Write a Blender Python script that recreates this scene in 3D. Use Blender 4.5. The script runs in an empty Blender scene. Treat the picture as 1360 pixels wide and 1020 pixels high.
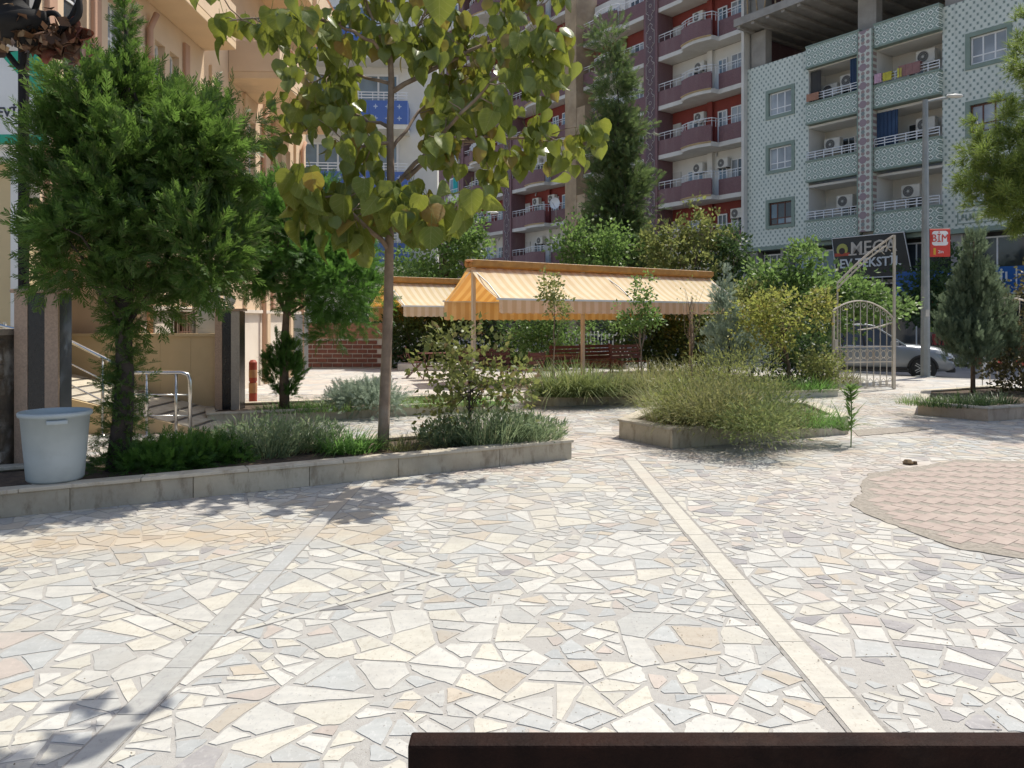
import bpy, bmesh, math, random
import numpy as np
from mathutils import Vector, Matrix
random.seed(7); RNG = np.random.default_rng(7)
PI = math.pi; R = math.radians
scn = bpy.context.scene
COL = scn.collection

# ------------------------------------------------------------------ camera, sky, sun, exposure
CAM_H, FPX, HX, HY = 1.65, 1027.0, 680.0, 425.0          # eye height, focal length in photo pixels, vanishing column, horizon row
cam_d = bpy.data.cameras.new('camera'); cam = bpy.data.objects.new('camera', cam_d); COL.objects.link(cam)
cam.location = (0, 0, CAM_H); cam.rotation_euler = (PI/2, 0, 0)
cam_d.sensor_width = 36; cam_d.lens = 36*FPX/1360; cam_d.shift_y = -(510-HY)/1360
cam_d.clip_start = 0.05; cam_d.clip_end = 2000
scn.camera = cam
SUN_EL = R(64); SUN_AZ = math.atan2(0.78, 0.63)           # from the front right, high
SUN = Vector((math.sin(SUN_AZ)*math.cos(SUN_EL), math.cos(SUN_AZ)*math.cos(SUN_EL), math.sin(SUN_EL)))
wd = bpy.data.worlds.new('World'); scn.world = wd; wd.use_nodes = True
wn = wd.node_tree; wn.nodes.clear()
sky = wn.nodes.new('ShaderNodeTexSky'); sky.sky_type = 'NISHITA'; sky.sun_disc = False
sky.sun_elevation = SUN_EL; sky.sun_rotation = SUN_AZ; sky.air_density = 1.0; sky.dust_density = 2.5; sky.ozone_density = 1.0
bg = wn.nodes.new('ShaderNodeBackground'); bg.inputs['Strength'].default_value = 0.145
wo = wn.nodes.new('ShaderNodeOutputWorld')
wn.links.new(sky.outputs[0], bg.inputs[0]); wn.links.new(bg.outputs[0], wo.inputs[0])
sl = bpy.data.lights.new('sun', 'SUN'); sl.energy = 4.4; sl.angle = R(0.55); sl.color = (1.0, 0.95, 0.85)
so = bpy.data.objects.new('sun', sl); COL.objects.link(so); so.rotation_euler = SUN.to_track_quat('Z', 'Y').to_euler(); so.location = (20, 20, 60)
scn.view_settings.view_transform = 'Standard'; scn.view_settings.look = 'None'
scn.view_settings.exposure = 0.27; scn.view_settings.gamma = 1.0; scn.view_settings.use_curve_mapping = False
scn.render.engine = 'CYCLES'
cy = scn.cycles
cy.max_bounces = 7; cy.diffuse_bounces = 4; cy.glossy_bounces = 3; cy.transmission_bounces = 4; cy.transparent_max_bounces = 6
cy.use_denoising = True; cy.use_adaptive_sampling = True; cy.adaptive_threshold = 0.015
cy.sample_clamp_indirect = 8.0; cy.caustics_reflective = False; cy.caustics_refractive = False

def P(px, py, d):            # a photo pixel at a known distance
    return Vector(((px-HX)/FPX*d, d, CAM_H-(py-HY)/FPX*d))
def G(px, py, z=0.0):        # a photo pixel on the ground (or on a level z)
    d = (CAM_H-z)*FPX/(py-HY)
    return Vector(((px-HX)/FPX*d, d, z))

# ------------------------------------------------------------------ node expressions
class X:
    def __init__(s, nt, sock): s.nt, s.s = nt, sock
    def _m(s, op, *o):
        n = s.nt.nodes.new('ShaderNodeMath'); n.operation = op
        for i, a in enumerate((s,)+o):
            if isinstance(a, X): s.nt.links.new(a.s, n.inputs[i])
            else: n.inputs[i].default_value = a
        return X(s.nt, n.outputs[0])
    def __add__(s, o): return s._m('ADD', o)
    def __sub__(s, o): return s._m('SUBTRACT', o)
    def __mul__(s, o): return s._m('MULTIPLY', o)
    def __truediv__(s, o): return s._m('DIVIDE', o)
    def fract(s): return s._m('FRACT')
    def abs(s): return s._m('ABSOLUTE')
    def lt(s, o): return s._m('LESS_THAN', o)
    def gt(s, o): return s._m('GREATER_THAN', o)
    def max(s, o): return s._m('MAXIMUM', o)
    def min(s, o): return s._m('MINIMUM', o)
    def sqrt(s): return s._m('SQRT')
    def clamp(s): return s._m('MINIMUM', 1.0)._m('MAXIMUM', 0.0)
    def smooth(s, a, b):
        n = s.nt.nodes.new('ShaderNodeMapRange'); n.interpolation_type = 'SMOOTHSTEP'
        s.nt.links.new(s.s, n.inputs[0]); n.inputs[1].default_value = a; n.inputs[2].default_value = b
        return X(s.nt, n.outputs[0])
def c4(c): return (c[0], c[1], c[2], 1)
def mixc(nt, f, a, b):
    n = nt.nodes.new('ShaderNodeMix'); n.data_type = 'RGBA'
    for sock, v in ((n.inputs[0], f), (n.inputs[6], a), (n.inputs[7], b)):
        if isinstance(v, X): nt.links.new(v.s, sock)
        elif isinstance(v, (tuple, list)): sock.default_value = c4(v)
        else: sock.default_value = v
    return X(nt, n.outputs[2])
def newmat(name):
    m = bpy.data.materials.new(name); m.use_nodes = True
    nt = m.node_tree; b = nt.nodes['Principled BSDF']
    return m, nt, b
def coord(nt, kind='world'):
    if kind == 'world': return nt.nodes.new('ShaderNodeNewGeometry').outputs['Position']
    return nt.nodes.new('ShaderNodeTexCoord').outputs['Object']
def xyz(nt, sock):
    n = nt.nodes.new('ShaderNodeSeparateXYZ'); nt.links.new(sock, n.inputs[0])
    return X(nt, n.outputs[0]), X(nt, n.outputs[1]), X(nt, n.outputs[2])
def noise(nt, sock, scale, detail=4, rough=0.55, stretch=None):
    if stretch:
        mp = nt.nodes.new('ShaderNodeMapping'); mp.inputs['Scale'].default_value = stretch
        nt.links.new(sock, mp.inputs[0]); sock = mp.outputs[0]
    n = nt.nodes.new('ShaderNodeTexNoise'); n.inputs['Scale'].default_value = scale
    n.inputs['Detail'].default_value = detail; n.inputs['Roughness'].default_value = rough
    nt.links.new(sock, n.inputs['Vector']); return X(nt, n.outputs[0])
def bump(nt, b, h, strength=0.3, dist=0.01):
    n = nt.nodes.new('ShaderNodeBump'); n.inputs['Strength'].default_value = strength; n.inputs['Distance'].default_value = dist
    nt.links.new(h.s, n.inputs['Height']); nt.links.new(n.outputs[0], b.inputs['Normal'])
def setc(nt, b, v):
    if isinstance(v, X): nt.links.new(v.s, b.inputs['Base Color'])
    else: b.inputs['Base Color'].default_value = c4(v)
def rnd_island(nt): return X(nt, nt.nodes.new('ShaderNodeNewGeometry').outputs['Random Per Island'])
def rnd_object(nt): return X(nt, nt.nodes.new('ShaderNodeObjectInfo').outputs['Random'])

def M_plain(name, c1, c2=None, rough=0.6, scale=3.0, bmp=0.0, metal=0.0, spec=0.5, dirt=None, dirt_amt=0.5, kind='world', detail=5):
    m, nt, b = newmat(name); p = coord(nt, kind)
    c2 = c2 or tuple(x*0.85 for x in c1)
    n = noise(nt, p, scale, detail)
    col = mixc(nt, n.smooth(0.3, 0.7), c1, c2)
    if dirt:
        n2 = noise(nt, p, scale*0.37, 6, 0.65)
        col = mixc(nt, n2.smooth(0.5, 0.72)*dirt_amt, col, dirt)
    setc(nt, b, col)
    b.inputs['Roughness'].default_value = rough; b.inputs['Metallic'].default_value = metal
    b.inputs['Specular IOR Level'].default_value = spec
    if bmp: bump(nt, b, noise(nt, p, scale*9, 4), bmp, 0.006)
    return m
def M_leaf(name, c1, c2, trans=0.35, rough=0.5, c3=None, tcol=None, spec=0.35):
    m = bpy.data.materials.new(name); m.use_nodes = True; nt = m.node_tree; b = nt.nodes['Principled BSDF']
    r = rnd_island(nt); col = mixc(nt, r, c1, c2)
    if c3:
        col = mixc(nt, (r*7.13).fract().gt(0.86), col, c3)
    big = noise(nt, coord(nt), 1.7, 3)
    v = mixc(nt, big.smooth(0.3, 0.7), col, mixc(nt, 0.5, col, c2))
    setc(nt, b, v); b.inputs['Roughness'].default_value = rough; b.inputs['Specular IOR Level'].default_value = spec
    t = nt.nodes.new('ShaderNodeBsdfTranslucent')
    tc = mixc(nt, 0.65, v, tcol or tuple(min(1, x*3.0) for x in c2))
    nt.links.new(tc.s, t.inputs[0])
    mx = nt.nodes.new('ShaderNodeMixShader'); mx.inputs[0].default_value = trans
    nt.links.new(b.outputs[0], mx.inputs[1]); nt.links.new(t.outputs[0], mx.inputs[2])
    nt.links.new(mx.outputs[0], nt.nodes['Material Output'].inputs[0])
    return m

# ------------------------------------------------------------------ objects
def tag(o, label=None, cat=None, group=None, kind=None):
    if label: o['label'] = label
    if cat: o['category'] = cat
    if group: o['group'] = group
    if kind: o['kind'] = kind
    return o
def thing(name, label, cat, loc=(0, 0, 0), rz=0.0, group=None):
    o = bpy.data.objects.new(name, None); COL.objects.link(o); o.empty_display_size = 0.2
    o.location = loc; o.rotation_euler = (0, 0, rz)
    return tag(o, label, cat, group)
def link(name, me, mat=None, parent=None, loc=None, rot=None):
    if mat is not None and len(me.materials) == 0:
        for m in (mat if isinstance(mat, (list, tuple)) else (mat,)): me.materials.append(m)
    o = bpy.data.objects.new(name, me); COL.objects.link(o)
    if parent: o.parent = parent
    if loc is not None: o.location = loc
    if rot is not None: o.rotation_euler = rot
    return o
def copy_tree(o, parent=None):
    c = o.copy(); COL.objects.link(c); c.parent = parent
    for ch in list(o.children): copy_tree(ch, c)
    return c

class MB:
    """collects shapes, builds ONE mesh"""
    def __init__(s): s.v = []; s.f = []; s.mi = []; s.cur = 0
    def add(s, vs, fs):
        o = len(s.v); s.v += [tuple(v) for v in vs]
        for f in fs: s.f.append(tuple(i+o for i in f)); s.mi.append(s.cur)
        return s
    def box(s, x0, x1, y0, y1, z0, z1, mtx=None):
        vs = [Vector((x, y, z)) for z in (z0, z1) for y in (y0, y1) for x in (x0, x1)]
        if mtx is not None: vs = [mtx @ v for v in vs]
        return s.add(vs, [(0, 2, 3, 1), (4, 5, 7, 6), (0, 1, 5, 4), (1, 3, 7, 5), (3, 2, 6, 7), (2, 0, 4, 6)])
    def prism(s, pts, z0, z1, bottom=True):
        n = len(pts)
        vs = [(p[0], p[1], z0) for p in pts]+[(p[0], p[1], z1) for p in pts]
        fs = [tuple(range(n, 2*n))]+[(i, (i+1) % n, n+(i+1) % n, n+i) for i in range(n)]
        if bottom: fs.append(tuple(range(n-1, -1, -1)))
        return s.add(vs, fs)
    def tube(s, path, rad, n=8, cap=True):
        path = [Vector(p) for p in path]; k = len(path)
        rad = list(rad) if isinstance(rad, (list, tuple)) else [rad]*k
        vs = []; up = None
        for i, p in enumerate(path):
            t = (path[min(i+1, k-1)]-path[max(i-1, 0)])
            t = t.normalized() if t.length > 1e-9 else Vector((0, 0, 1))
            if up is None or abs(up.dot(t)) > 0.98:
                up = Vector((1, 0, 0)) if abs(t.x) < 0.8 else Vector((0, 1, 0))
            a = (up-t*up.dot(t)).normalized(); b = t.cross(a); up = a
            for j in range(n):
                an = 2*PI*j/n; vs.append(p+(a*math.cos(an)+b*math.sin(an))*rad[i])
        fs = [(i*n+j, i*n+(j+1) % n, (i+1)*n+(j+1) % n, (i+1)*n+j) for i in range(k-1) for j in range(n)]
        if cap: fs += [tuple(range(n-1, -1, -1)), tuple(range((k-1)*n, k*n))]
        return s.add(vs, fs)
    def lathe(s, prof, n=32, c=(0, 0, 0), axis='z'):
        vs = []
        for r, z in prof:
            for j in range(n):
                a = 2*PI*j/n; q = (r*math.cos(a), r*math.sin(a), z)
                if axis == 'y': q = (q[0], q[2], q[1])
                if axis == 'x': q = (q[2], q[0], q[1])
                vs.append((q[0]+c[0], q[1]+c[1], q[2]+c[2]))
        k = len(prof)
        return s.add(vs, [(i*n+j, i*n+(j+1) % n, (i+1)*n+(j+1) % n, (i+1)*n+j) for i in range(k-1) for j in range(n)])
    def mesh(s, name='mesh', smooth=False):
        me = bpy.data.meshes.new(name); me.from_pydata(s.v, [], s.f)
        if any(s.mi): me.polygons.foreach_set('material_index', s.mi)
        if smooth: me.polygons.foreach_set('use_smooth', [True]*len(me.polygons))
        me.update(); return me
    def fix(s, name='mesh', smooth=False, bevel=0.0, seg=2):
        me = s.mesh(name, smooth); bm = bmesh.new(); bm.from_mesh(me)
        bmesh.ops.recalc_face_normals(bm, faces=bm.faces)
        if bevel:
            es = [e for e in bm.edges if len(e.link_faces) == 2 and e.calc_face_angle(0) > 0.6]
            bmesh.ops.bevel(bm, geom=es, offset=bevel, segments=seg, affect='EDGES', profile=0.5)
        bm.to_mesh(me); bm.free(); me.update(); return me
    def build(s, name, mat, parent=None, smooth=False, bevel=0.0, fix=True, seg=2, loc=None, rot=None):
        me = s.fix(name, smooth, bevel, seg) if fix else s.mesh(name, smooth)
        return link(name, me, mat, parent, loc, rot)

def text_mesh(body, size, depth=0.006, align='CENTER', bold=0.0, xs=1.0):
    cu = bpy.data.curves.new('t', 'FONT'); cu.body = body; cu.size = size; cu.extrude = depth; cu.offset = bold
    cu.align_x = align; cu.align_y = 'CENTER'; cu.resolution_u = 2
    ob = bpy.data.objects.new('t', cu); COL.objects.link(ob)
    dg = bpy.context.evaluated_depsgraph_get(); me = bpy.data.meshes.new_from_object(ob.evaluated_get(dg))
    bpy.data.objects.remove(ob); bpy.data.curves.remove(cu)
    me.name = 'lettering'; me.materials.clear()
    if xs != 1.0: me.transform(Matrix.Diagonal((xs, 1, 1, 1)))
    me.transform(Matrix.Rotation(PI/2, 4, 'X'))          # stands up, readable from -Y
    return me

# ------------------------------------------------------------------ foliage
def nrm(a): return a/np.maximum(np.linalg.norm(a, axis=-1, keepdims=True), 1e-9)
def frames(dirs, roll=None, up=None):
    """rotation matrices taking +Y to dirs; +Z near up or random"""
    n = len(dirs); y = nrm(dirs)
    r = RNG.normal(size=(n, 3)) if up is None else np.broadcast_to(np.asarray(up, float), (n, 3))+RNG.normal(size=(n, 3))*(0.25 if roll is None else roll)
    x = nrm(np.cross(y, r)); z = np.cross(x, y)
    return np.stack([x, y, z], axis=2)
def scatter(tpls, pos, rot, scale, which=None):
    """many copies of small templates (verts, faces) merged into one mesh"""
    V = []; F = []; off = 0
    pos = np.asarray(pos); scale = np.asarray(scale)
    if scale.ndim == 1: scale = scale[:, None]
    if which is None: which = RNG.integers(0, len(tpls), len(pos))
    for k, (tv, tf) in enumerate(tpls):
        idx = np.where(which == k)[0]
        if len(idx) == 0: continue
        tv = np.asarray(tv, float); m = len(tv)
        vv = np.einsum('nij,nmj->nmi', rot[idx], tv[None]*scale[idx][:, None, :])+pos[idx][:, None, :]
        V.append(vv.reshape(-1, 3))
        base = (np.arange(len(idx))*m)[:, None]
        for f in tf:
            F.append((base+np.asarray(f)[None]+off))
        off += len(idx)*m
    V = np.concatenate(V); me = bpy.data.meshes.new('foliage')
    tot = sum(f.shape[0] for f in F); sizes = np.concatenate([np.full(f.shape[0], f.shape[1]) for f in F])
    loops = np.concatenate([f.reshape(-1) for f in F])
    me.vertices.add(len(V)); me.vertices.foreach_set('co', V.reshape(-1))
    me.loops.add(len(loops)); me.loops.foreach_set('vertex_index', loops.astype(np.int32))
    me.polygons.add(tot); st = np.concatenate([[0], np.cumsum(sizes)[:-1]])
    me.polygons.foreach_set('loop_start', st.astype(np.int32)); me.polygons.foreach_set('loop_total', sizes.astype(np.int32))
    me.update(); me.validate(); return me
def tpl_frond(n=9, spread=0.62, w=0.05, seed=1):
    r = np.random.default_rng(seed); v = []; f = []
    def dia(a, b, wd):
        d = b-a; s = np.cross(d, [0, 0, 1.0]); s = s/max(np.linalg.norm(s), 1e-9)*wd
        m = a+d*0.45; o = len(v); v.extend([a, m+s, b, m-s]); f.append((o, o+1, o+2, o+3))
    dia(np.array([0, 0, 0.]), np.array([0, 1.0, 0.05]), w*0.8)
    for i in range(n):
        y = 0.06+0.86*i/n; sd = 1 if i % 2 else -1; L = 0.42*(1-0.55*y)*r.uniform(0.8, 1.25)
        a = np.array([0, y, 0.05*y]); an = spread+r.uniform(-.15, .2)
        dia(a, a+np.array([sd*math.sin(an)*L, math.cos(an)*L, r.uniform(-.12, .14)]), w)
    return np.array(v), f
FROND = [tpl_frond(15, 0.55, 0.030, 1), tpl_frond(16, 0.45, 0.028, 2), tpl_frond(14, 0.68, 0.032, 3)]
def tpl_leaf(w=0.32, fold=0.12, droop=0.15):
    v = [(0, 0, 0), (-w, .42, fold), (0, .45, 0), (w, .42, fold), (0, 1, -droop)]
    return np.array(v, float), [(0, 2, 1), (0, 3, 2), (1, 2, 4), (2, 3, 4)]
LEAF = [tpl_leaf(.34, .12, .15), tpl_leaf(.28, .05, .25), tpl_leaf(.38, -.06, .1)]
NLEAF = [tpl_leaf(.12, .03, .12), tpl_leaf(.09, .02, .2)]
def tpl_blade(bend=0.6, w=0.02, seg=3):
    v = []; f = []
    for i in range(seg+1):
        t = i/seg; a = bend*t; y = t*(1-0.25*bend*t*t); z = -0.55*bend*t*t*1.2
        ww = w*(1-t*0.92)
        v += [(-ww, y, z), (ww, y, z)]
    for i in range(seg): f.append((2*i, 2*i+1, 2*i+3, 2*i+2))
    return np.array(v, float), f
BLADE = [tpl_blade(0.3), tpl_blade(0.8), tpl_blade(1.25)]
def tpl_star(n=9, w=0.03, seed=5):      # pine tuft
    r = np.random.default_rng(seed); v = []; f = []
    for i in range(n):
        d = r.normal(size=3); d[1] = abs(d[1])*1.1+0.35; d /= np.linalg.norm(d)
        s = np.cross(d, r.normal(size=3)); s = s/np.linalg.norm(s)*w; o = len(v)
        v.extend([-s, s, d+s*0.3, d-s*0.3]); f.append((o, o+1, o+2, o+3))
    return np.array(v), f
STAR = [tpl_star(11, .034, 5), tpl_star(11, .034, 6)]
def sphere_dirs(n): return nrm(RNG.normal(size=(n, 3)))
def clump_points(center, radii, n, shell=0.55, bottom=-1.0, lump=0.25):
    """points through an uneven ellipsoid, denser towards the outside; returns pos, outward dir"""
    d = sphere_dirs(n*2); d = d[d[:, 2] > bottom][:n]
    ph = RNG.uniform(0, 6.28, 3)
    k = 1+lump*(np.sin(d[:, 0]*4.1+ph[0])*np.sin(d[:, 1]*3.7+ph[1])+0.6*np.sin(d[:, 2]*5.3+ph[2]+d[:, 0]*3))
    r = RNG.uniform(0, 1, len(d))**(1-shell)
    return np.asarray(center)+d*r[:, None]*k[:, None]*np.asarray(radii), d
def grow(cl_pos, cl_dir, per, spread, up=0.3, cone=0.8):
    """per leaves round each clump: positions and directions"""
    n = len(cl_pos); p = np.repeat(cl_pos, per, 0); d = np.repeat(cl_dir, per, 0)
    dd = nrm(d+RNG.normal(size=d.shape)*cone+np.array([0, 0, up]))
    return p+dd*RNG.uniform(0, 1, (n*per, 1))*spread+RNG.normal(size=p.shape)*spread*0.25, dd
def wob(a, b, k=5, amp=0.05, sag=0.0):
    a = Vector(a); b = Vector(b); L = (b-a).length; out = []
    for i in range(k+1):
        t = i/k; q = a.lerp(b, t)
        if 0 < i < k: q = q+Vector(tuple(random.uniform(-1, 1)*amp*L for _ in range(3)))
        q.z -= sag*L*4*t*(1-t); out.append(q)
    return out
# ------------------------------------------------------------------ ground, road, plaza
def stain(nt, p, col):
    """dust and ochre wash lying on the paving"""
    x, y, z = xyz(nt, p)
    w = noise(nt, p, 1.1, 5, 0.6)
    # ochre wash along the left planter
    u = (x+2.75)*0.98+(y-5.75)*0.18; v = (y-5.80)*0.98-(x+2.75)*0.18
    e = ((u*u)/3.6+(v*v)/0.10).sqrt()+(w-0.5)*1.1
    f = (e*-1.0+1.25).clamp().smooth(0.0, 0.9)*0.55
    col = mixc(nt, f, col, (0.46, 0.355, 0.23))
    # pinkish dust towards the planters
    w2 = noise(nt, p, 0.55, 5, 0.62)
    far = y.smooth(5.0, 9.0)
    f2 = (w2.smooth(0.42, 0.66)*(far*0.5+0.05))
    col = mixc(nt, f2, col, (0.45, 0.365, 0.305))
    g1 = noise(nt, p, 2.3, 8, 0.7); col = mixc(nt, g1.smooth(0.44, 0.7)*0.5, col, (0.36, 0.345, 0.315))
    g2 = noise(nt, p, 0.8, 6, 0.65); col = mixc(nt, g2.smooth(0.55, 0.7)*0.28, col, (0.30, 0.28, 0.255))
    sp = noise(nt, p, 55, 2, 0.5)
    near = y.smooth(7.5, 3.5); side = x.smooth(-3.0, 0.6)
    return mixc(nt, sp.gt(0.70)*near*side*0.75, col, (0.12, 0.10, 0.08))
def M_stone(name, c1, c2, vein=(0.5, 0.5, 0.52), rough=0.55):
    m, nt, b = newmat(name); p = coord(nt)
    n = noise(nt, p, 6.5, 8, 0.68, (1, 2.4, 1)); n2 = noise(nt, p, 17.0, 8, 0.78, (2.2, 1, 1))
    col = mixc(nt, n.smooth(0.32, 0.68), c1, c2)
    col = mixc(nt, n2.smooth(0.52, 0.64)*0.75, col, vein)
    n3 = noise(nt, p, 90.0, 3, 0.6); col = mixc(nt, n3.smooth(0.62, 0.75)*0.35, col, tuple(v*0.55 for v in c2))
    r = mixc(nt, rnd_island(nt), (0.86, 0.86, 0.86), (1.06, 1.05, 1.03))
    mm = nt.nodes.new('ShaderNodeMix'); mm.data_type = 'RGBA'; mm.blend_type = 'MULTIPLY'; mm.inputs[0].default_value = 1
    nt.links.new(col.s, mm.inputs[6]); nt.links.new(r.s, mm.inputs[7])
    setc(nt, b, stain(nt, p, X(nt, mm.outputs[2])))
    b.inputs['Roughness'].default_value = rough; b.inputs['Specular IOR Level'].default_value = 0.35
    bump(nt, b, noise(nt, p, 60, 4), 0.12, 0.004)
    return m
STONES = {
 'white': M_stone('marble_white', (0.515, 0.508, 0.472), (0.44, 0.437, 0.412), (0.36, 0.36, 0.36)),
 'cream': M_stone('marble_cream', (0.51, 0.493, 0.435), (0.445, 0.43, 0.375), (0.36, 0.32, 0.265)),
 'blue': M_stone('marble_blue_grey', (0.385, 0.398, 0.395), (0.33, 0.343, 0.342), (0.46, 0.47, 0.47)),
 'grey': M_stone('marble_grey', (0.415, 0.417, 0.398), (0.35, 0.353, 0.34), (0.29, 0.29, 0.29)),
 'beige': M_stone('limestone_beige', (0.44, 0.395, 0.33), (0.385, 0.345, 0.285), (0.32, 0.265, 0.21)),
 'pink': M_stone('limestone_pink', (0.44, 0.39, 0.35), (0.39, 0.345, 0.31), (0.48, 0.42, 0.38)),
 'plum': M_stone('marble_plum', (0.30, 0.29, 0.293), (0.24, 0.233, 0.24), (0.385, 0.375, 0.37)),
 'dark': M_stone('stone_dark', (0.23, 0.232, 0.235), (0.17, 0.173, 0.18), (0.32, 0.32, 0.32)),
}
SKEYS = list(STONES); SMATS = [STONES[k] for k in SKEYS]
def grout_mat():
    m, nt, b = newmat('grout_and_far_paving'); p = coord(nt)
    n = noise(nt, p, 38, 5, 0.7); n2 = noise(nt, p, 2.5, 4)
    col = mixc(nt, n.smooth(0.3, 0.7), (0.355, 0.343, 0.32), (0.285, 0.275, 0.256))
    col = mixc(nt, n2.smooth(0.35, 0.7)*0.5, col, (0.38, 0.365, 0.34))
    # beyond the pieces one can tell apart the paving is a pattern
    vo = nt.nodes.new('ShaderNodeTexVoronoi'); vo.inputs['Scale'].default_value = 3.2; nt.links.new(p, vo.inputs['Vector'])
    hs = nt.nodes.new('ShaderNodeSeparateColor'); nt.links.new(vo.outputs['Color'], hs.inputs[0])
    r = X(nt, hs.outputs[0])
    far = mixc(nt, r.smooth(0.1, 0.9), (0.41, 0.39, 0.36), (0.52, 0.50, 0.455))
    far = mixc(nt, X(nt, hs.outputs[1]).gt(0.8), far, (0.37, 0.38, 0.385))
    ve = nt.nodes.new('ShaderNodeTexVoronoi'); ve.feature = 'DISTANCE_TO_EDGE'; ve.inputs['Scale'].default_value = 3.2; nt.links.new(p, ve.inputs['Vector'])
    far = mixc(nt, X(nt, ve.outputs[0]).lt(0.05), far, (0.36, 0.34, 0.31))
    x, y, z = xyz(nt, p)
    col = mixc(nt, y.gt(15.6), col, far)
    setc(nt, b, stain(nt, p, col)); b.inputs['Roughness'].default_value = 0.85
    bump(nt, b, noise(nt, p, 160, 3), 0.5, 0.004)
    return m
asphalt = M_plain('asphalt', (0.16, 0.155, 0.15), (0.21, 0.205, 0.195), 0.9, 1.3, 0.3, dirt=(0.3, 0.28, 0.25))
g = MB(); g.add([(-500, -300, -.14), (500, -300, -.14), (500, 900, -.14), (-500, 900, -.14)], [(0, 1, 2, 3)])
tag(g.build('ground', M_plain('far_ground', (0.32, 0.29, 0.25), (0.24, 0.22, 0.2), 0.9, 0.3), fix=False), kind='structure')
LD = Vector((0.82, -0.57, 0)).normalized(); LN = Vector((0.57, 0.82, 0)).normalized(); L0 = Vector((11.2, 22.6, 0))
def SL(s, o=0.0, z=0.0):            # along the street edge, o metres beyond it
    v = L0+LD*s+LN*o; return Vector((v.x, v.y, z))
g = MB(); g.add([SL(-70, 0, -.13), SL(60, 0, -.13), SL(60, 9, -.13), SL(-70, 9, -.13)], [(0, 1, 2, 3)])
tag(g.build('road', asphalt, fix=False), kind='structure')
g = MB(); g.add([SL(-70, 9, -.02), SL(60, 9, -.02), SL(60, 60, -.02), SL(-70, 60, -.02)], [(0, 1, 2, 3)])
tag(g.build('far_pavement', M_plain('far_pavement', (0.42, 0.39, 0.35), (0.34, 0.32, 0.29), 0.85, 1.5), fix=False), kind='structure')
pl = MB(); a_, b_ = SL(-75), SL(24)
pl.prism([(a_.x, -6), (b_.x, -6), (b_.x, b_.y), (a_.x, a_.y)], -.135, 0)
plaza = tag(pl.build('plaza_paving', grout_mat()), kind='structure')
kerb_mat = M_plain('kerb_concrete', (0.55, 0.52, 0.46), (0.44, 0.42, 0.38), 0.85, 4, 0.3, dirt=(0.3, 0.27, 0.22))
for i in range(46):
    s = -34+i; q = MB()
    a, b, c, d = SL(s+.006, -.12), SL(s+.994, -.12), SL(s+.994, .03), SL(s+.006, .03)
    q.prism([a, b, c, d], -.13, .012+random.uniform(0, .004)); q.build('kerb_stone', kerb_mat, plaza, bevel=.008, seg=1)

# crazy paving: Voronoi pieces, some broken in two, each set back from its neighbours by an uneven joint
def clip(poly, nx, ny, c):           # keep n.p <= c
    out = []; k = len(poly)
    for i in range(k):
        a = poly[i]; b = poly[(i+1) % k]; da = nx*a[0]+ny*a[1]-c; db = nx*b[0]+ny*b[1]-c
        if da <= 0: out.append(a)
        if da*db < 0:
            t = da/(da-db); out.append((a[0]+(b[0]-a[0])*t, a[1]+(b[1]-a[1])*t))
    return out
def area(p): return 0.5*sum(p[i][0]*p[(i+1) % len(p)][1]-p[(i+1) % len(p)][0]*p[i][1] for i in range(len(p)))
def inset(p, lo, hi):
    q = list(p); k = len(p)
    for i in range(k):
        a = p[i]; b = p[(i+1) % k]; ex, ey = b[0]-a[0], b[1]-a[1]; L = math.hypot(ex, ey)
        if L < 1e-6: continue
        nx, ny = ey/L, -ex/L
        q = clip(q, nx, ny, nx*a[0]+ny*a[1]-random.uniform(lo, hi))
        if len(q) < 3: return []
    return q
def tidy(p, eps):
    out = []
    for v in p:
        if not out or math.hypot(v[0]-out[-1][0], v[1]-out[-1][1]) > eps: out.append(v)
    if len(out) > 1 and math.hypot(out[0][0]-out[-1][0], out[0][1]-out[-1][1]) <= eps: out.pop()
    return out
rs = random.Random(11)
sites = []; grid = {}; CS = 1.3
def near_sites(x, y, k=1):
    gx, gy = int(x//CS), int(y//CS)
    for i in range(gx-k, gx+k+1):
        for j in range(gy-k, gy+k+1):
            yield from grid.get((i, j), ())
def want(x, y):
    if y < 2.2 or y > 16.4: return False
    return -0.70*y-1.4 < x < 0.70*y+1.4
def brk(x, y): return x > 1.4 and 2.5 < y < 8.5
tries = 0
while tries < 14000:
    tries += 1; y = rs.uniform(1.6, 17); x = rs.uniform(-13, 13)
    if not want(x, y): continue
    if all((x-s[0])**2+(y-s[1])**2 > .40**2 for s in near_sites(x, y)):
        sites.append((x, y)); grid.setdefault((int(x//CS), int(y//CS)), []).append(sites[-1])
cells = []
def shatter(p, out, lim):
    ar = area(p)
    if ar < lim or len(p) < 3:
        out.append(p); return
    cx = sum(v[0] for v in p)/len(p); cy_ = sum(v[1] for v in p)/len(p)
    # long axis from the second moments
    sxx = sum((v[0]-cx)**2 for v in p); syy = sum((v[1]-cy_)**2 for v in p); sxy = sum((v[0]-cx)*(v[1]-cy_) for v in p)
    an = .5*math.atan2(2*sxy, sxx-syy)+rs.gauss(0, .27)
    nx, ny = math.cos(an), math.sin(an); c = nx*cx+ny*cy_+rs.uniform(-.22, .22)*math.sqrt(ar)
    for q in (clip(p, nx, ny, c), clip(p, -nx, -ny, -c)):
        q = tidy(q, .012)
        if len(q) >= 3 and area(q) > .003: shatter(q, out, lim*rs.uniform(.8, 1.15))
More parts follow.
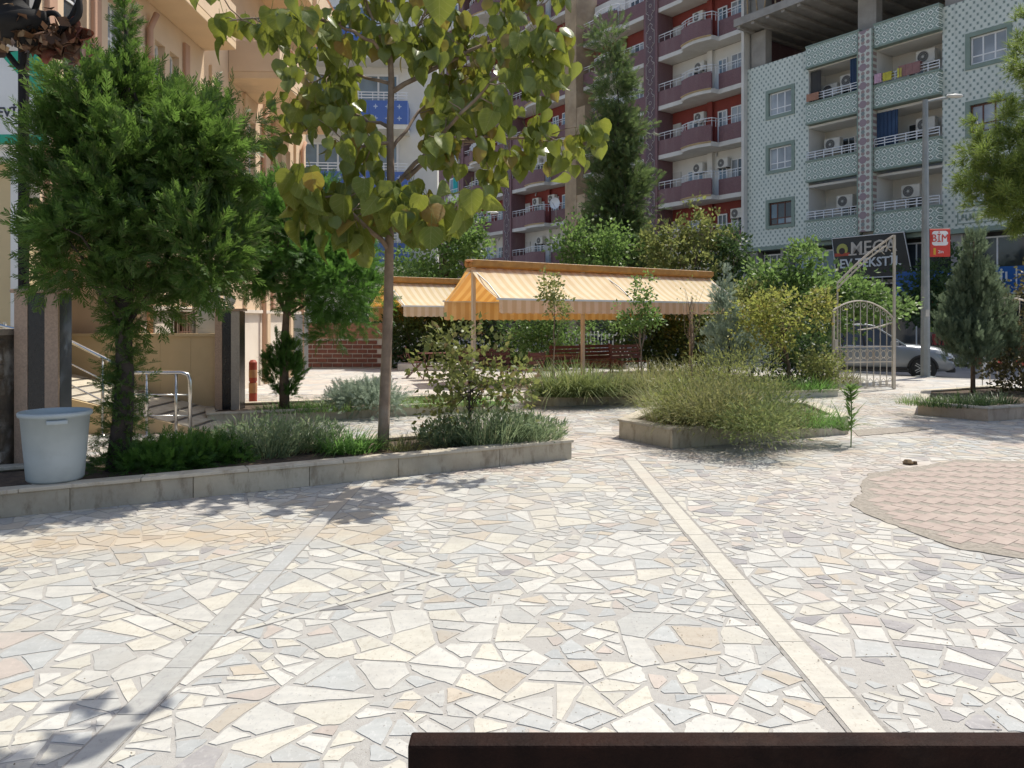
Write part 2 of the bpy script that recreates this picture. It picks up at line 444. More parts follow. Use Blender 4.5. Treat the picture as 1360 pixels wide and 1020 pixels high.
for (x, y) in sites:
    p = [(x-1, y-1), (x+1, y-1), (x+1, y+1), (x-1, y+1)]
    for s in near_sites(x, y, 1):
        if s == (x, y): continue
        nx, ny = s[0]-x, s[1]-y
        p = clip(p, nx, ny, (s[0]**2+s[1]**2-x*x-y*y)/2)
        if len(p) < 3: break
    if len(p) < 3: continue
    out = []; shatter(tidy(p, .02), out, rs.choice((.021, .034, .05, .07))*(.62 if brk(x, y) else 1.0 if y < 9 else 1.1))
    for q in out:
        random.seed(int(q[0][0]*1e4) ^ int(q[0][1]*1e3))
        for k in range(len(q)-1, -1, -1):                  # sharp corners broken off
            a, b, c = q[k-1], q[k], q[(k+1) % len(q)]; ux, uy, vx, vy = a[0]-b[0], a[1]-b[1], c[0]-b[0], c[1]-b[1]
            lu, lv = math.hypot(ux, uy), math.hypot(vx, vy)
            if lu*lv > 1e-8 and (ux*vx+uy*vy)/(lu*lv) > .55:
                t = random.uniform(.22, .36); m = min(lu, lv)*t; q = q[:k]+[(b[0]+ux/lu*m, b[1]+uy/lu*m), (b[0]+vx/lv*m, b[1]+vy/lv*m)]+q[k+1:]
        if random.random() < .35 and len(q) > 2:          # a broken corner
            k = random.randrange(len(q)); a, b, c = q[k-1], q[k], q[(k+1) % len(q)]; t = random.uniform(.15, .38)
            q = q[:k]+[(b[0]+(a[0]-b[0])*t, b[1]+(a[1]-b[1])*t), (b[0]+(c[0]-b[0])*t, b[1]+(c[1]-b[1])*t)]+q[k+1:]
        hi = random.choice((.008, .012, .018))
        q = tidy(inset(tidy(q, .012), .005, hi), .01)
        if len(q) >= 3 and area(q) > 0.0035: cells.append(q)
def pick(x, y):
    if y < 15 and abs(x-1.38)+0 > 0 and x > 1.5 and y < 8.5:
        w = dict(white=30, cream=18, blue=14, grey=16, beige=6, pink=5, plum=15 if y < 7 else 7, dark=1.5)
    elif x < -1.0 and 5.2 < y < 6.6: w = dict(white=22, cream=30, blue=8, grey=10, beige=22, pink=2, plum=2, dark=0)
    elif y > 8: w = dict(white=22, cream=20, blue=10, grey=18, beige=12, pink=16, plum=3, dark=0)
    else: w = dict(white=34, cream=24, blue=19, grey=16, beige=6, pink=4, plum=.6, dark=.5)
    k = list(w); return rs.choices(k, [w[i] for i in k])[0]
DIAM = [Vector((-1.42, 5.84, 0)), Vector((-.436, 4.97, 0)), Vector((-1.5, 4.05, 0)), Vector((-2.56, 4.77, 0))]
def in_poly(x, y, poly):
    c = False; j = len(poly)-1
    for i in range(len(poly)):
        if (poly[i][1] > y) != (poly[j][1] > y) and x < (poly[j][0]-poly[i][0])*(y-poly[i][1])/(poly[j][1]-poly[i][1])+poly[i][0]: c = not c
        j = i
    return c
BRICK = [G(a, b) for a, b in ((1272, 611), (1220, 620), (1190, 624), (1155, 629), (1142, 642), (1145, 655), (1126, 670), (1155, 685), (1188, 698), (1218, 711), (1265, 728), (1296, 733), (1360, 744))]
BRICK = [(v.x, v.y) for v in BRICK]+[(4.6, 5.15), (6.6, 5.3), (8.6, 6.6), (8.3, 8.3), (6.6, 8.9), (5.5, 9.05)]
def screen_area(p):
    q = []
    for (x, y) in p: q.append((HX+x/y*FPX, HY+CAM_H*FPX/y))
    cx = sum(v[0] for v in q)/len(q); cy2 = sum(v[1] for v in q)/len(q)
    return abs(area(q)) if 0 < cx < 1360 and 0 < cy2 < 1020 else 0
stones = []
for q in cells:
    cx = sum(v[0] for v in q)/len(q); cy2 = sum(v[1] for v in q)/len(q)
    if in_poly(cx, cy2, BRICK): continue
    stones.append((screen_area(q), cx, cy2, q, pick(cx, cy2) if not in_poly(cx, cy2, DIAM) else rs.choice(('white', 'grey', 'white', 'cream', 'blue'))))
stones.sort(key=lambda s: -s[0])
def chip(q, n=2, amp=.0026):
    out = []; k = len(q)
    for i in range(k):
        a, b = q[i], q[(i+1) % k]; L = math.hypot(b[0]-a[0], b[1]-a[1]); out.append(a)
        if L < .05: continue
        m = min(n+int(L/.12), 5)
        for j in range(1, m+1):
            t = (j+rs.uniform(-.25, .25))/(m+1); e = rs.gauss(-.0008, amp); nx, ny = (b[1]-a[1])/L, -(b[0]-a[0])/L
            out.append((a[0]+(b[0]-a[0])*t+nx*e, a[1]+(b[1]-a[1])*t+ny*e))
    return out
field = MB()
for i, (sa, cx, cy2, q, key) in enumerate(stones):
    t = .0022+rs.uniform(0, .0016)
    if sa > 180: q = chip(q, 2 if i < 300 else 1)
    if i < 300:
        b = MB(); b.prism([(v[0]-cx, v[1]-cy2) for v in q], 0.0005, t, bottom=False)
        link('flagstone', b.mesh('flagstone'), STONES[key], plaza, (cx, cy2, 0))
    else:
        field.cur = SKEYS.index(key); field.prism(q, 0.0005, t, bottom=False)
tag(link('flagstone_field', field.mesh('flagstone_field'), SMATS, plaza), kind='stuff')

# marble strips with their own joints
strip_m = M_stone('marble_strip', (0.53, 0.51, 0.45), (0.465, 0.445, 0.39), (0.4, 0.36, 0.3))
strip_g = M_stone('marble_strip_grey', (0.41, 0.42, 0.415), (0.35, 0.36, 0.36))
mortar = M_plain('mortar', (0.30, 0.285, 0.26), (0.24, 0.225, 0.205), 0.9, 30, 0.5)
def strip(pts, w, lens, gap=.006, bedw=.022, mats=(strip_m,)):
    for (A, B) in zip(pts[:-1], pts[1:]):
        A = Vector(A); B = Vector(B); L = (B-A).length; u = (B-A)/L; n = Vector((-u.y, u.x, 0))
        q = MB(); q.prism([A-n*(w/2+bedw), B-n*(w/2+bedw), B+n*(w/2+bedw), A+n*(w/2+bedw)], .001, .0045); q.build('strip_bed', mortar, plaza)
        s = 0.0; 
        while s < L-.05:
            l = min(rs.uniform(*lens), L-s); a = A+u*(s+gap/2); b = A+u*(s+l-gap/2); j = rs.uniform(-.004, .004)
            q = MB(); q.prism([a-n*(w/2)+n*j, b-n*(w/2)+n*j, b+n*(w/2)+n*j, a+n*(w/2)+n*j], .002, .0060+rs.uniform(0, .001), bottom=False)
            q.build('strip_slab', rs.choice(mats), plaza); s += l
strip([(1.43, 2.4, 0), (1.395, 9.25, 0)], .135, (.42, .62))
strip([(-1.59, 2.3, 0), (-1.575, 4.03, 0)], .125, (.4, .6), bedw=.010, mats=(STONES['grey'], strip_g, STONES['cream']))
strip([(-1.575, 4.05, 0), (-1.55, 8.2, 0)], .125, (.4, .6), bedw=.010, mats=(STONES['beige'], STONES['grey'], STONES['white'], strip_g))
strip([DIAM[0]+Vector((.0, -.02, 0)), DIAM[1], DIAM[2]+Vector((.04, .04, 0))], .038, (.25, .45), bedw=.006, mats=(STONES['white'], STONES['cream']))
strip([DIAM[2]+Vector((-.16, .04, 0)), DIAM[3], DIAM[0]+Vector((-.18, -.05, 0))], .038, (.25, .45), bedw=.006, mats=(STONES['white'], STONES['cream']))
strip([(.75, 9.22, 0), (1.9, 9.82, 0)], .09, (.35, .5), bedw=.015)

# interlocking pink pavers on a mortar bed
brick_m = M_plain('paver_pink', (0.35, 0.285, 0.245), (0.30, 0.243, 0.21), 0.85, 7, 0.35, dirt=(0.40, 0.335, 0.29), dirt_amt=0.8)
edge_m = M_plain('rough_mortar', (0.33, 0.295, 0.25), (0.235, 0.21, 0.175), 0.95, 26, 0.9)
q = MB(); cxb = sum(v[0] for v in BRICK)/len(BRICK); cyb = sum(v[1] for v in BRICK)/len(BRICK)
dense = []
for i in range(len(BRICK)):
    a, b = BRICK[i], BRICK[(i+1) % len(BRICK)]; n = max(1, int(math.hypot(b[0]-a[0], b[1]-a[1])/.07))
    for k in range(n):
        t = k/n; dense.append((a[0]+(b[0]-a[0])*t+rs.uniform(-.02, .02), a[1]+(b[1]-a[1])*t+rs.uniform(-.02, .02)))
q.prism(dense, .0005, .0075); bed = q.build('paver_bed', edge_m, plaza)
inner = [(cxb+(v[0]-cxb)*.972, cyb+(v[1]-cyb)*.965) for v in BRICK]
pav = []; W = .112; ca, sa_ = math.cos(R(38)), math.sin(R(38))
for i in range(-70, 70):
    for j in range(-70, 70):
        k = (i+j) % 4
        if k == 0: r = (i*W, j*W, 2*W, W)
        elif k == 2: r = (i*W, j*W-W, W, 2*W)
        else: continue
        x, y = r[0]+r[2]/2, r[1]+r[3]/2; wx, wy = cxb+x*ca-y*sa_, cyb+x*sa_+y*ca
        pts = []
        for sx, sy in ((-1, -1), (1, -1), (1, 1), (-1, 1)):
            lx, ly = x+sx*(r[2]/2-.0025), y+sy*(r[3]/2-.0025); pts.append((cxb+lx*ca-ly*sa_, cyb+lx*sa_+ly*ca))
        if all(in_poly(a[0], a[1], inner) for a in pts): pav.append((screen_area(pts), wx, wy, pts))
pav.sort(key=lambda s: -s[0]); rest = MB()
for i, (sa2, wx, wy, pts) in enumerate(pav):
    t = .0095+rs.uniform(-.0008, .0014)
    if i < 300:
        b = MB(); b.prism([(v[0]-wx, v[1]-wy) for v in pts], 0.005, t, bottom=False); link('paver', b.mesh('paver'), brick_m, plaza, (wx, wy, 0))
    else: rest.prism(pts, .005, t, bottom=False)
if rest.v: tag(link('paver_field', rest.mesh('paver_field'), brick_m, plaza), kind='stuff')
# small patch of the same pavers by the overgrown planter
q = MB(); q.prism([(v.x, v.y) for v in (G(1132, 572), G(1215, 567), G(1238, 570), G(1200, 575), G(1140, 580))][::-1], .0005, .012); q.build('mortar_patch', edge_m, plaza)

# crumbs, seeds and dry bits lying about
cr = 900; px_ = RNG.uniform(-2.2, 3.4, cr); py_ = RNG.uniform(2.5, 6.5, cr)
keep = RNG.uniform(0, 1, cr) < np.clip(0.25+0.2*px_, 0.12, 1)
pos = np.stack([px_, py_, np.full(cr, .012)], 1)[keep]
tv = np.array([(-.5, -.3, 0), (.5, -.2, 0), (.4, .35, 0), (-.45, .3, 0), (0, 0, .5)], float)
me = scatter([(tv, [(0, 1, 4), (1, 2, 4), (2, 3, 4), (3, 0, 4)])], pos, frames(np.c_[RNG.normal(size=(len(pos), 2)), np.zeros(len(pos))], up=(0, 0, 1), roll=.05), RNG.uniform(.004, .011, len(pos)))
tag(link('ground_litter', me, M_plain('litter', (0.14, 0.115, 0.085), (0.22, 0.18, 0.12), 0.9, 50)), 'scattered dark seeds and crumbs on the paving', 'litter', kind='stuff')
q = MB(); c = G(1206, 617)
q.lathe([(0, .0), (.05, .0), (.06, .02), (.035, .05), (0, .055)], 9, (c.x, c.y, .006)); q.lathe([(0, 0), (.028, .0), (.02, .035), (0, .04)], 7, (c.x+.07, c.y-.02, .006))
tag(q.build('dry_leaf', M_plain('dry_leaf', (0.16, 0.10, 0.04), (0.08, 0.055, 0.03), 0.8, 30)), 'small dark crumpled leaf beside the pink pavers', 'leaf')

# ------------------------------------------------------------------ planters
def M_slab(name, c1, c2, dirt):
    m, nt, b = newmat(name); p = coord(nt)
    n = noise(nt, p, 2.2, 6, 0.65); n2 = noise(nt, p, 9, 5, 0.7, (1, 1, .35))
    col = mixc(nt, n.smooth(0.35, 0.65), c1, c2); col = mixc(nt, n2.smooth(0.48, 0.7)*0.75, col, dirt)
    r = mixc(nt, rnd_object(nt), (0.82, 0.82, 0.82), (1.08, 1.06, 1.02))
    mm = nt.nodes.new('ShaderNodeMix'); mm.data_type = 'RGBA'; mm.blend_type = 'MULTIPLY'; mm.inputs[0].default_value = 1
    nt.links.new(col.s, mm.inputs[6]); nt.links.new(r.s, mm.inputs[7]); setc(nt, b, X(nt, mm.outputs[2]))
    b.inputs['Roughness'].default_value = 0.75; bump(nt, b, noise(nt, p, 45, 4), 0.25, 0.004); return m
slab_m = M_slab('planter_slab', (0.50, 0.445, 0.345), (0.40, 0.35, 0.265), (0.23, 0.18, 0.12))
cap_m = M_slab('planter_cap', (0.52, 0.475, 0.39), (0.44, 0.395, 0.32), (0.31, 0.25, 0.18))
slabF_m = M_slab('planter_slab_tan', (0.50, 0.40, 0.30), (0.40, 0.31, 0.23), (0.27, 0.2, 0.14))
soil_m = M_plain('soil', (0.11, 0.075, 0.05), (0.06, 0.042, 0.03), 0.95, 14, 0.8)
def planter(pts, h, label, cap=.16, mat=slab_m, seg=1.05, soil_up=-.05, group='stone planters on the plaza'):
    pts = [Vector((p[0], p[1], 0)) for p in pts]; n = len(pts); c = sum(pts, Vector())/n
    t = thing('stone_planter', label, 'planter', c, 0, group)
    def off(i, o):                   # corner i moved inward by o
        a = (pts[i]-pts[i-1]).normalized(); b = (pts[(i+1) % n]-pts[i]).normalized()
        na = Vector((-a.y, a.x, 0)); nb = Vector((-b.y, b.x, 0)); k = (na+nb); k = k/max(.3, k.dot(na)); return pts[i]+k*o
    for i in range(n):
        A, B = pts[i], pts[(i+1) % n]; A2, B2 = off(i, .05), off((i+1) % n, .05); A3, B3 = off(i, -.018), off((i+1) % n, -.018); A4, B4 = off(i, cap), off((i+1) % n, cap)
        L = (B-A).length; k = max(1, round(L/seg)); u = (B-A).normalized()
        cuts = [0]+[ (j+rs.uniform(-.12, .12))/k for j in range(1, k)]+[1]
        for j in range(k):
            a, b = cuts[j], cuts[j+1]; g0 = .0025/L if j else 0; g1 = .0025/L if j < k-1 else 0
            q = MB(); f = lambda P0, P1, s: P0.lerp(P1, s)-c; o = Vector((-u.y, u.x, 0))*rs.uniform(0, .004)
            q.prism([f(A, B, a+g0)+o, f(A, B, b-g1)+o, f(A2, B2, b-g1), f(A2, B2, a+g0)], 0, h-.034); q.build('face_slab', mat, t, bevel=.004, seg=1)
        k = max(1, round(L/(seg*.9)))
        for j in range(k):
            a, b = j/k, (j+1)/k; g_ = .003/L; f = lambda P0, P1, s: P0.lerp(P1, s)-c
            q = MB(); dz = rs.uniform(-.002, .002)
            q.prism([f(A3, B3, a+(g_ if j else 0)), f(A3, B3, b-(g_ if j < k-1 else 0)), f(A4, B4, b-(g_ if j < k-1 else 0)), f(A4, B4, a+(g_ if j else 0))], h-.034+dz, h+dz); q.build('cap_slab', cap_m, t, bevel=.005, seg=1)
    q = MB(); ip = [off(i, cap-.03)-c for i in range(n)]; q.prism(ip, .02, h+soil_up); q.build('soil', soil_m, t)
    return t
A1 = Vector((-5.75, 5.60, 0)); A2_ = Vector((.71, 9.16, 0)); un = (A2_-A1).normalized(); nn = Vector((-un.y, un.x, 0))
planter([A1, A2_, A2_+nn*1.35, A1+nn*1.35], .235, 'long low stone planter with the blue bin on its edge')
B1, B2 = Vector((-4.75, 12.05, 0)), Vector((-.2, 13.95, 0)); ub = (B2-B1).normalized(); nb_ = Vector((-ub.y, ub.x, 0))
planter([B1, B2, B2+nb_*1.5, B1+nb_*1.5], .20, 'low stone planter of ground cover beside the red bollard', cap=.13)
C1, C2, C3 = G(696, 537), G(740, 540), G(900, 532)
planter([C1, C2, C3, C3+Vector((.1, 1.6, 0)), C1+Vector((.5, 1.5, 0))], .25, 'stone planter of tall grass in front of the striped awning')
D1, D2, D3 = G(822, 582), G(893, 596.5), G(1127, 577)
planter([D1, D2, D3, D3+Vector((.25, 1.9, 0)), D1+Vector((1.3, 2.9, 0))], .27, 'stone planter overgrown with spilling wild grass', cap=.2)
E1 = [(3.3, 15.4), (7.0, 16.6), (7.1, 20.5), (3.0, 21.5)]
planter(E1, .16, 'low kerbed bed of shrubs beside the arched metal gate', cap=.12, mat=kerb_mat)
F1, F2 = G(1219, 551), G(1312, 560)
planter([F1, F2, F2+Vector((3.6, 1.55, 0)), F2+Vector((2.6, 4.2, 0)), F1+Vector((1.3, 2.3, 0))], .235, 'tan stone planter under the pine and blue cypress', mat=slabF_m)
# ------------------------------------------------------------------ left side: peach building, annex, ramp, pillars, wall, bin
peach = M_plain('render_peach', (0.70, 0.525, 0.355), (0.63, 0.47, 0.315), 0.85, 1.2, 0.15, dirt=(0.42, 0.29, 0.2), dirt_amt=0.35)
cream = M_plain('render_cream', (0.72, 0.64, 0.54), (0.66, 0.58, 0.48), 0.85, 1.4, 0.12, dirt=(0.5, 0.42, 0.34), dirt_amt=0.3)
rib_m = M_plain('render_rib', (0.50, 0.30, 0.20), (0.44, 0.265, 0.18), 0.85, 1.5)
soffit_m = M_plain('render_soffit', (0.72, 0.53, 0.33), (0.66, 0.48, 0.30), 0.85, 1.3, 0.2, dirt=(0.35, 0.26, 0.19), dirt_amt=0.5)
white_m = M_plain('white_paint', (0.78, 0.77, 0.74), (0.70, 0.69, 0.66), 0.5, 2.0)
pvc_m = M_plain('white_pvc', (0.80, 0.80, 0.79), (0.74, 0.74, 0.73), 0.35, 2.0)
steel = M_plain('stainless_steel', (0.62, 0.61, 0.58), (0.50, 0.49, 0.47), 0.22, 6, metal=1.0)
black_m = M_plain('black_iron', (0.012, 0.012, 0.013), (0.022, 0.02, 0.018), 0.8, 8, spec=.2)
def M_glass(name, c, rough=0.08):
    m, nt, b = newmat(name); p = coord(nt); n = noise(nt, p, 0.6, 3)
    setc(nt, b, mixc(nt, n.smooth(0.35, 0.65), c, tuple(x*0.55 for x in c)))
    b.inputs['Roughness'].default_value = rough; b.inputs['Specular IOR Level'].default_value = 0.7; return m
glass_dark = M_glass('glass_dark', (0.07, 0.08, 0.085)); glass_cur = M_glass('glass_curtain', (0.42, 0.45, 0.47), 0.12)
glass_blue = M_glass('glass_blue', (0.20, 0.29, 0.36), 0.1)
def facade(x0, x1, z0, z1, holes, depth=0.25, y=0.0):
    """a wall face in the XZ plane with real openings and their reveals"""
    b = MB(); xs = sorted({x0, x1, *[h[0] for h in holes], *[h[1] for h in holes]}); zs = sorted({z0, z1, *[h[2] for h in holes], *[h[3] for h in holes]})
    for xa, xb in zip(xs[:-1], xs[1:]):
        for za, zb in zip(zs[:-1], zs[1:]):
            mx, mz = (xa+xb)/2, (za+zb)/2
            if any(h[0] < mx < h[1] and h[2] < mz < h[3] for h in holes): continue
            b.add([(xa, y, za), (xb, y, za), (xb, y, zb), (xa, y, zb)], [(0, 1, 2, 3)])
    for h in holes:
        a = [(h[0], h[2]), (h[1], h[2]), (h[1], h[3]), (h[0], h[3])]
        for k in range(4):
            p, q = a[k], a[(k+1) % 4]; b.add([(p[0], y, p[1]), (q[0], y, q[1]), (q[0], y+depth, q[1]), (p[0], y+depth, p[1])], [(0, 1, 2, 3)])
    return b
def window(parent, x0, x1, z0, z1, y, cols=2, rows=1, fr=.06, fmat=None, gmat=None, transom=None, name='window'):
    """window > frame, pane; faces -Y of the parent"""
    w = bpy.data.objects.new(name, None); COL.objects.link(w); w.parent = parent; w.location = ((x0+x1)/2, y, z0); w.empty_display_size = .1
    W, H = (x1-x0)/2, z1-z0; f = MB()
    f.box(-W, -W+fr, -.03, .03, 0, H); f.box(W-fr, W, -.03, .03, 0, H); f.box(-W+fr, W-fr, -.03, .03, 0, fr); f.box(-W+fr, W-fr, -.03, .03, H-fr, H)
    for c in range(1, cols): x = -W+2*W*c/cols; f.box(x-fr*.45, x+fr*.45, -.025, .025, fr, H-fr)
    if transom: f.box(-W+fr, W-fr, -.022, .022, transom*H-fr*.4, transom*H+fr*.4)
    f.build('frame', fmat or pvc_m, w, bevel=0)
    for c in range(cols):
        a, b = -W+2*W*c/cols, -W+2*W*(c+1)/cols
        for (za, zb) in (((fr, transom*H), (transom*H, H-fr)) if transom else ((fr, H-fr),)):
            p = MB(); p.box(a+.01, b-.01, -.006, .006, za, zb); p.build('pane', gmat if gmat else random.choice((glass_cur, glass_dark, glass_blue)), w)
    return w
# --- peach apartment building: local +X runs away from the camera along the facade, -Y is its front (towards +x of the scene)
FX = -6.35
PB = thing('apartment_building', 'peach rendered apartment building with angular balconies behind the feathery conifer', 'building', (FX, 10.4, 0), PI/2)
LEN = 13.4                                            # local x 0..13.4 -> depth 10.4..23.8
wins = [(.55, 1.15, 4.9, 7.0), (1.75, 2.45, 4.95, 6.75), (3.35, 3.75, 5.0, 6.65), (3.95, 4.35, 5.0, 6.65), (8.2, 8.75, 4.2, 6.5), (10.5, 10.95, 5.0, 6.5), (11.3, 11.75, 5.0, 6.45), (5.2, 6.6, 8.1, 9.6), (9.6, 10.9, 8.0, 9.7)]
holes = list(wins)
facade(0, 2.9, 3.2, 16, holes[:2], .22).build('wall', peach, PB); facade(2.9, LEN, 1.9, 16, holes[2:], .22).build('wall', peach, PB)
q = MB(); q.add([(2.89, .03, 0), (2.89, 2.6, 0), (2.89, 2.6, 3.2), (2.89, .03, 3.2)], [(3, 2, 1, 0)]); q.add([(0, 2.6, 0), (2.9, 2.6, 0), (2.9, 2.6, 3.2), (0, 2.6, 3.2)], [(0, 1, 2, 3)]); q.build('porch_wall', peach, PB); q = MB(); q.box(0, 2.88, .005, 2.6, 3.2, 3.29); q.build('porch_soffit', soffit_m, PB)
q = facade(2.9, LEN, 0, 1.82, [(4.2, 5.1, .85, 1.82)], .2, y=.03); q.build('base_wall', cream, PB)
q = MB(); q.box(2.9, LEN, -.06, .12, 1.82, 1.9); q.build('coping', cream, PB)
q = MB(); q.box(.01, 2.9, .5, 9, 3.3, 16); q.box(2.9, LEN-.01, .5, 9, 0, 16); q.build('core', peach, PB)
q = MB(); q.add([(LEN, 0, 0), (LEN, 9, 0), (LEN, 9, 16), (LEN, 0, 16)], [(0, 1, 2, 3)]); q.build('end_wall', cream, PB); q = MB(); q.add([(0, 9, 3.2), (0, 0, 3.2), (0, 0, 16), (0, 9, 16)], [(0, 1, 2, 3)]); q.build('end_wall', cream, PB)
for (a, b, z0, z1) in wins: window(PB, a, b, z0, z1, .16, 1 if b-a < .62 else 2, fr=.05, gmat=random.choice((glass_dark, glass_cur)), transom=.68)
for x in (.2, 1.35, 2.65, 4.6, 5.9, 7.95, 10.05, 12.2):
    q = MB(); q.box(x-.1, x+.1, -.07, .05, 1.92 if x > 2.9 else 3.22, 7.0); q.build('rib', rib_m if x in (.2, 1.35, 4.6, 10.05) else peach, PB, bevel=.01, seg=1)
for x in (3.02, 9.2, 12.75):
    q = MB(); q.tube([(x, -.07, 0.1), (x, -.07, 6.7), (x+.1, -.14, 7.0)], .055, 10)
    for z in (2.2, 4.2, 6.2): q.tube([(x, -.07, z), (x, -.07, z+.06)], .07, 10)
    q.build('drain_pipe', rib_m, PB, smooth=True)
def balcony(x0, x1, out, z0, z1, skew0=0, skew1=0):
    b = bpy.data.objects.new('balcony', None); COL.objects.link(b); b.parent = PB; b.location = ((x0+x1)/2, 0, z0)
    h = (x1-x0)/2; s = MB(); pts = [(-h, 0), (-h+skew0, -out), (h-skew1, -out), (h, 0)]
    s.prism(pts, 0, .16); s.build('slab', soffit_m, b, bevel=.012, seg=1)
    n = len(pts)
    for i in range(n-1):
        A, B = Vector((*pts[i], 0)), Vector((*pts[i+1], 0)); u = (B-A).normalized(); nI = Vector((-u.y, u.x, 0))*.1
        a, c = A+u*.004, B-u*.004
        p = MB(); p.prism([a, c, c+nI, a+nI], .16, z1-z0); p.build('parapet', peach, b, bevel=.01, seg=1)
    r = MB(); P_ = [Vector((p[0]*.97, p[1]*.95, z1-z0+.16)) for p in pts]
    r.tube(P_, .03, 8)
    for i in range(n-1):
        for t in (.1, .5, .9):
            p = P_[i].lerp(P_[i+1], t); r.tube([p, p-Vector((0, 0, .16))], .015, 6)
    r.build('rail', rib_m, b)
    return b
balcony(1.7, 5.55, .68, 7.2, 8.1, .1, .05)
balcony(6.9, 8.95, 1.15, 7.05, 7.9, .0, .0)
balcony(9.35, 11.7, 1.15, 6.95, 7.75, .7, .0)
balcony(6.2, 9.9, 1.2, 9.75, 10.6, .3, .3); balcony(1.2, 5.3, .8, 10.2, 11.1); balcony(10.4, 13.0, 1.1, 9.9, 10.7)
q = MB()                                              # window grille
for i in range(6): q.box(4.24+i*.15, 4.26+i*.15, -.05, -.03, .85, 1.8)
for i in range(6): q.box(4.2, 5.1, -.055, -.035, .9+i*.17, .92+i*.17)
q.build('window_grille', M_plain('grille_brown', (0.16, 0.08, 0.05), None, 0.6), PB)
# door in the base wall with a corrugated leaf standing open
for x in (9.5, 11.6): q = MB(); q.box(x, x+.25, -.06, .06, 0, 1.81); q.build('door_jamb', peach, PB)
q = MB(); n = 26; L = 1.75
for i in range(n): a = i/n*L; q.box(11.9+a*.8, 11.9+(a+L/n*.62)*.8, -.09-(.02 if i % 2 else 0), -.05, .02, 1.8)
q.build('corrugated_door', M_plain('galvanised', (0.42, 0.43, 0.42), (0.33, 0.34, 0.34), 0.45, 3, metal=.4), PB)
# --- cream annex with the sign
AN = thing('annex_building', 'pale yellow annex with a green edged sign beside the peach building', 'building', (-8.5, 10.15, 0))
q = MB(); q.box(-4, 1.95, .1, .6, 0, 4.0); q.build('wall', M_plain('render_yellow', (0.66, 0.52, 0.30), (0.6, 0.47, 0.27), 0.85, 1.3), AN)
q = MB(); q.box(1.93, 2.03, -.02, .2, 0, 3.9); q.build('corner_column', white_m, AN)
q = MB(); q.box(-4, 2.1, -.12, .3, 3.72, 3.95); q.build('cornice', white_m, AN)
for x0, x1, z0, z1 in ((-1.2, .4, 1.2, 3.0),): window(AN, x0, x1, z0, z1, .07, 2)
sg = thing('wall_sign', 'white sign with green edges reading EVİ above the yellow annex', 'sign', (-7.35, 9.95, 3.9))
q = MB(); q.box(-1.6, 1.38, -.03, .05, 0, 1.2); q.build('board', white_m, sg)
green_t = M_plain('sign_green', (0.02, 0.36, 0.22), (0.02, 0.32, 0.19), 0.4)
q = MB(); q.box(-1.6, 1.38, -.036, -.031, 0, .13); q.add([(1.38, -.037, .5), (1.38, -.037, 1.2), (.75, -.037, 1.2)], [(0, 1, 2)]); q.add([(1.0, -.037, 1.2), (.7, -.037, 1.2), (.2, -.037, 1.12), (.2, -.037, 1.0)], [(0, 1, 2, 3)]); q.build('green_band', green_t, sg, fix=False)
ink = M_plain('ink_dark', (0.03, 0.03, 0.05), None, 0.5)
link('lettering', text_mesh('EVİ', .17, .004, 'RIGHT', .003), ink, sg, (1.0, -.036, .41))
bs = MB(); bs.tube([(0, 0, 0), (0, 0, 5.5)], .05, 10); o = bs.build('sign_post', black_m); o.location = (-5.02, 7.95, 0); tag(o, 'thin black post rising behind the granite pillar beside the bin', 'post')
# --- granite pillars
def M_granite(name, c1, c2):
    m, nt, b = newmat(name); p = coord(nt); n = noise(nt, p, 55, 3, 0.7); n2 = noise(nt, p, 3, 4)
    setc(nt, b, mixc(nt, n.smooth(0.4, 0.6), c1, mixc(nt, n2, c2, c1))); b.inputs['Roughness'].default_value = 0.45; return m
gran = M_granite('granite_tan', (0.44, 0.30, 0.21), (0.26, 0.18, 0.13)); gran_g = M_granite('granite_grey', (0.42, 0.37, 0.31), (0.28, 0.25, 0.21)); gblack = M_plain('granite_black', (0.012, 0.012, 0.014), (0.02, 0.02, 0.022), 0.25, 20)
gblue = M_plain('granite_blue_black', (0.06, 0.075, 0.10), (0.04, 0.05, 0.07), 0.3, 6, dirt=(0.2, 0.2, 0.2), dirt_amt=.4)
def pillar(loc, w, dep, h, label, strips, side):
    t = thing('granite_pillar', label, 'pillar', loc, 0, 'striped granite pillars')
    q = MB(); q.box(-w/2+.02, w/2-.02, .02, dep-.02, 0, h-.04); q.build('core', gran, t)
    x = -w/2
    for frac, m in strips:
        a = x; x += w*frac; q = MB(); dz = .006 if m in (gblack, gblue) else 0
        q.box(a+.002, x-.002, dz, .03, 0, h-.045); q.build('granite_panel', m, t)
    q = MB(); q.box(-w/2, -w/2+.03, .034, dep, 0, h-.045); q.build('side_panel', gran, t)
    q = MB(); q.box(w/2-.03, w/2, .034, dep, 0, h-.045); q.build('side_panel', side, t)
    q = MB(); q.box(-w/2-.03, w/2+.03, -.03, dep+.03, h-.04, h); q.build('cap_stone', gran, t, bevel=.008, seg=1)
    return t
pillar((-4.74, 7.70, 0), .44, .24, 1.96, 'tall granite pillar with black stripes behind the blue bin', ((.31, gran), (.38, gblack), (.31, gran)), gblue)
P2 = pillar((-4.755, 12.9, 0), .41, .28, 1.84, 'granite pillar with black stripes at the foot of the ramp', ((.30, gran), (.36, gblack), (.34, gran_g)), gblack)
q = MB(); q.lathe([(0, 0), (.06, 0), (.06, .03), (.03, .05), (.07, .1), (.085, .16), (.06, .22), (0, .235)], 16, (0, .18, 1.84)); q.build('finial_ball', white_m, P2, smooth=True)
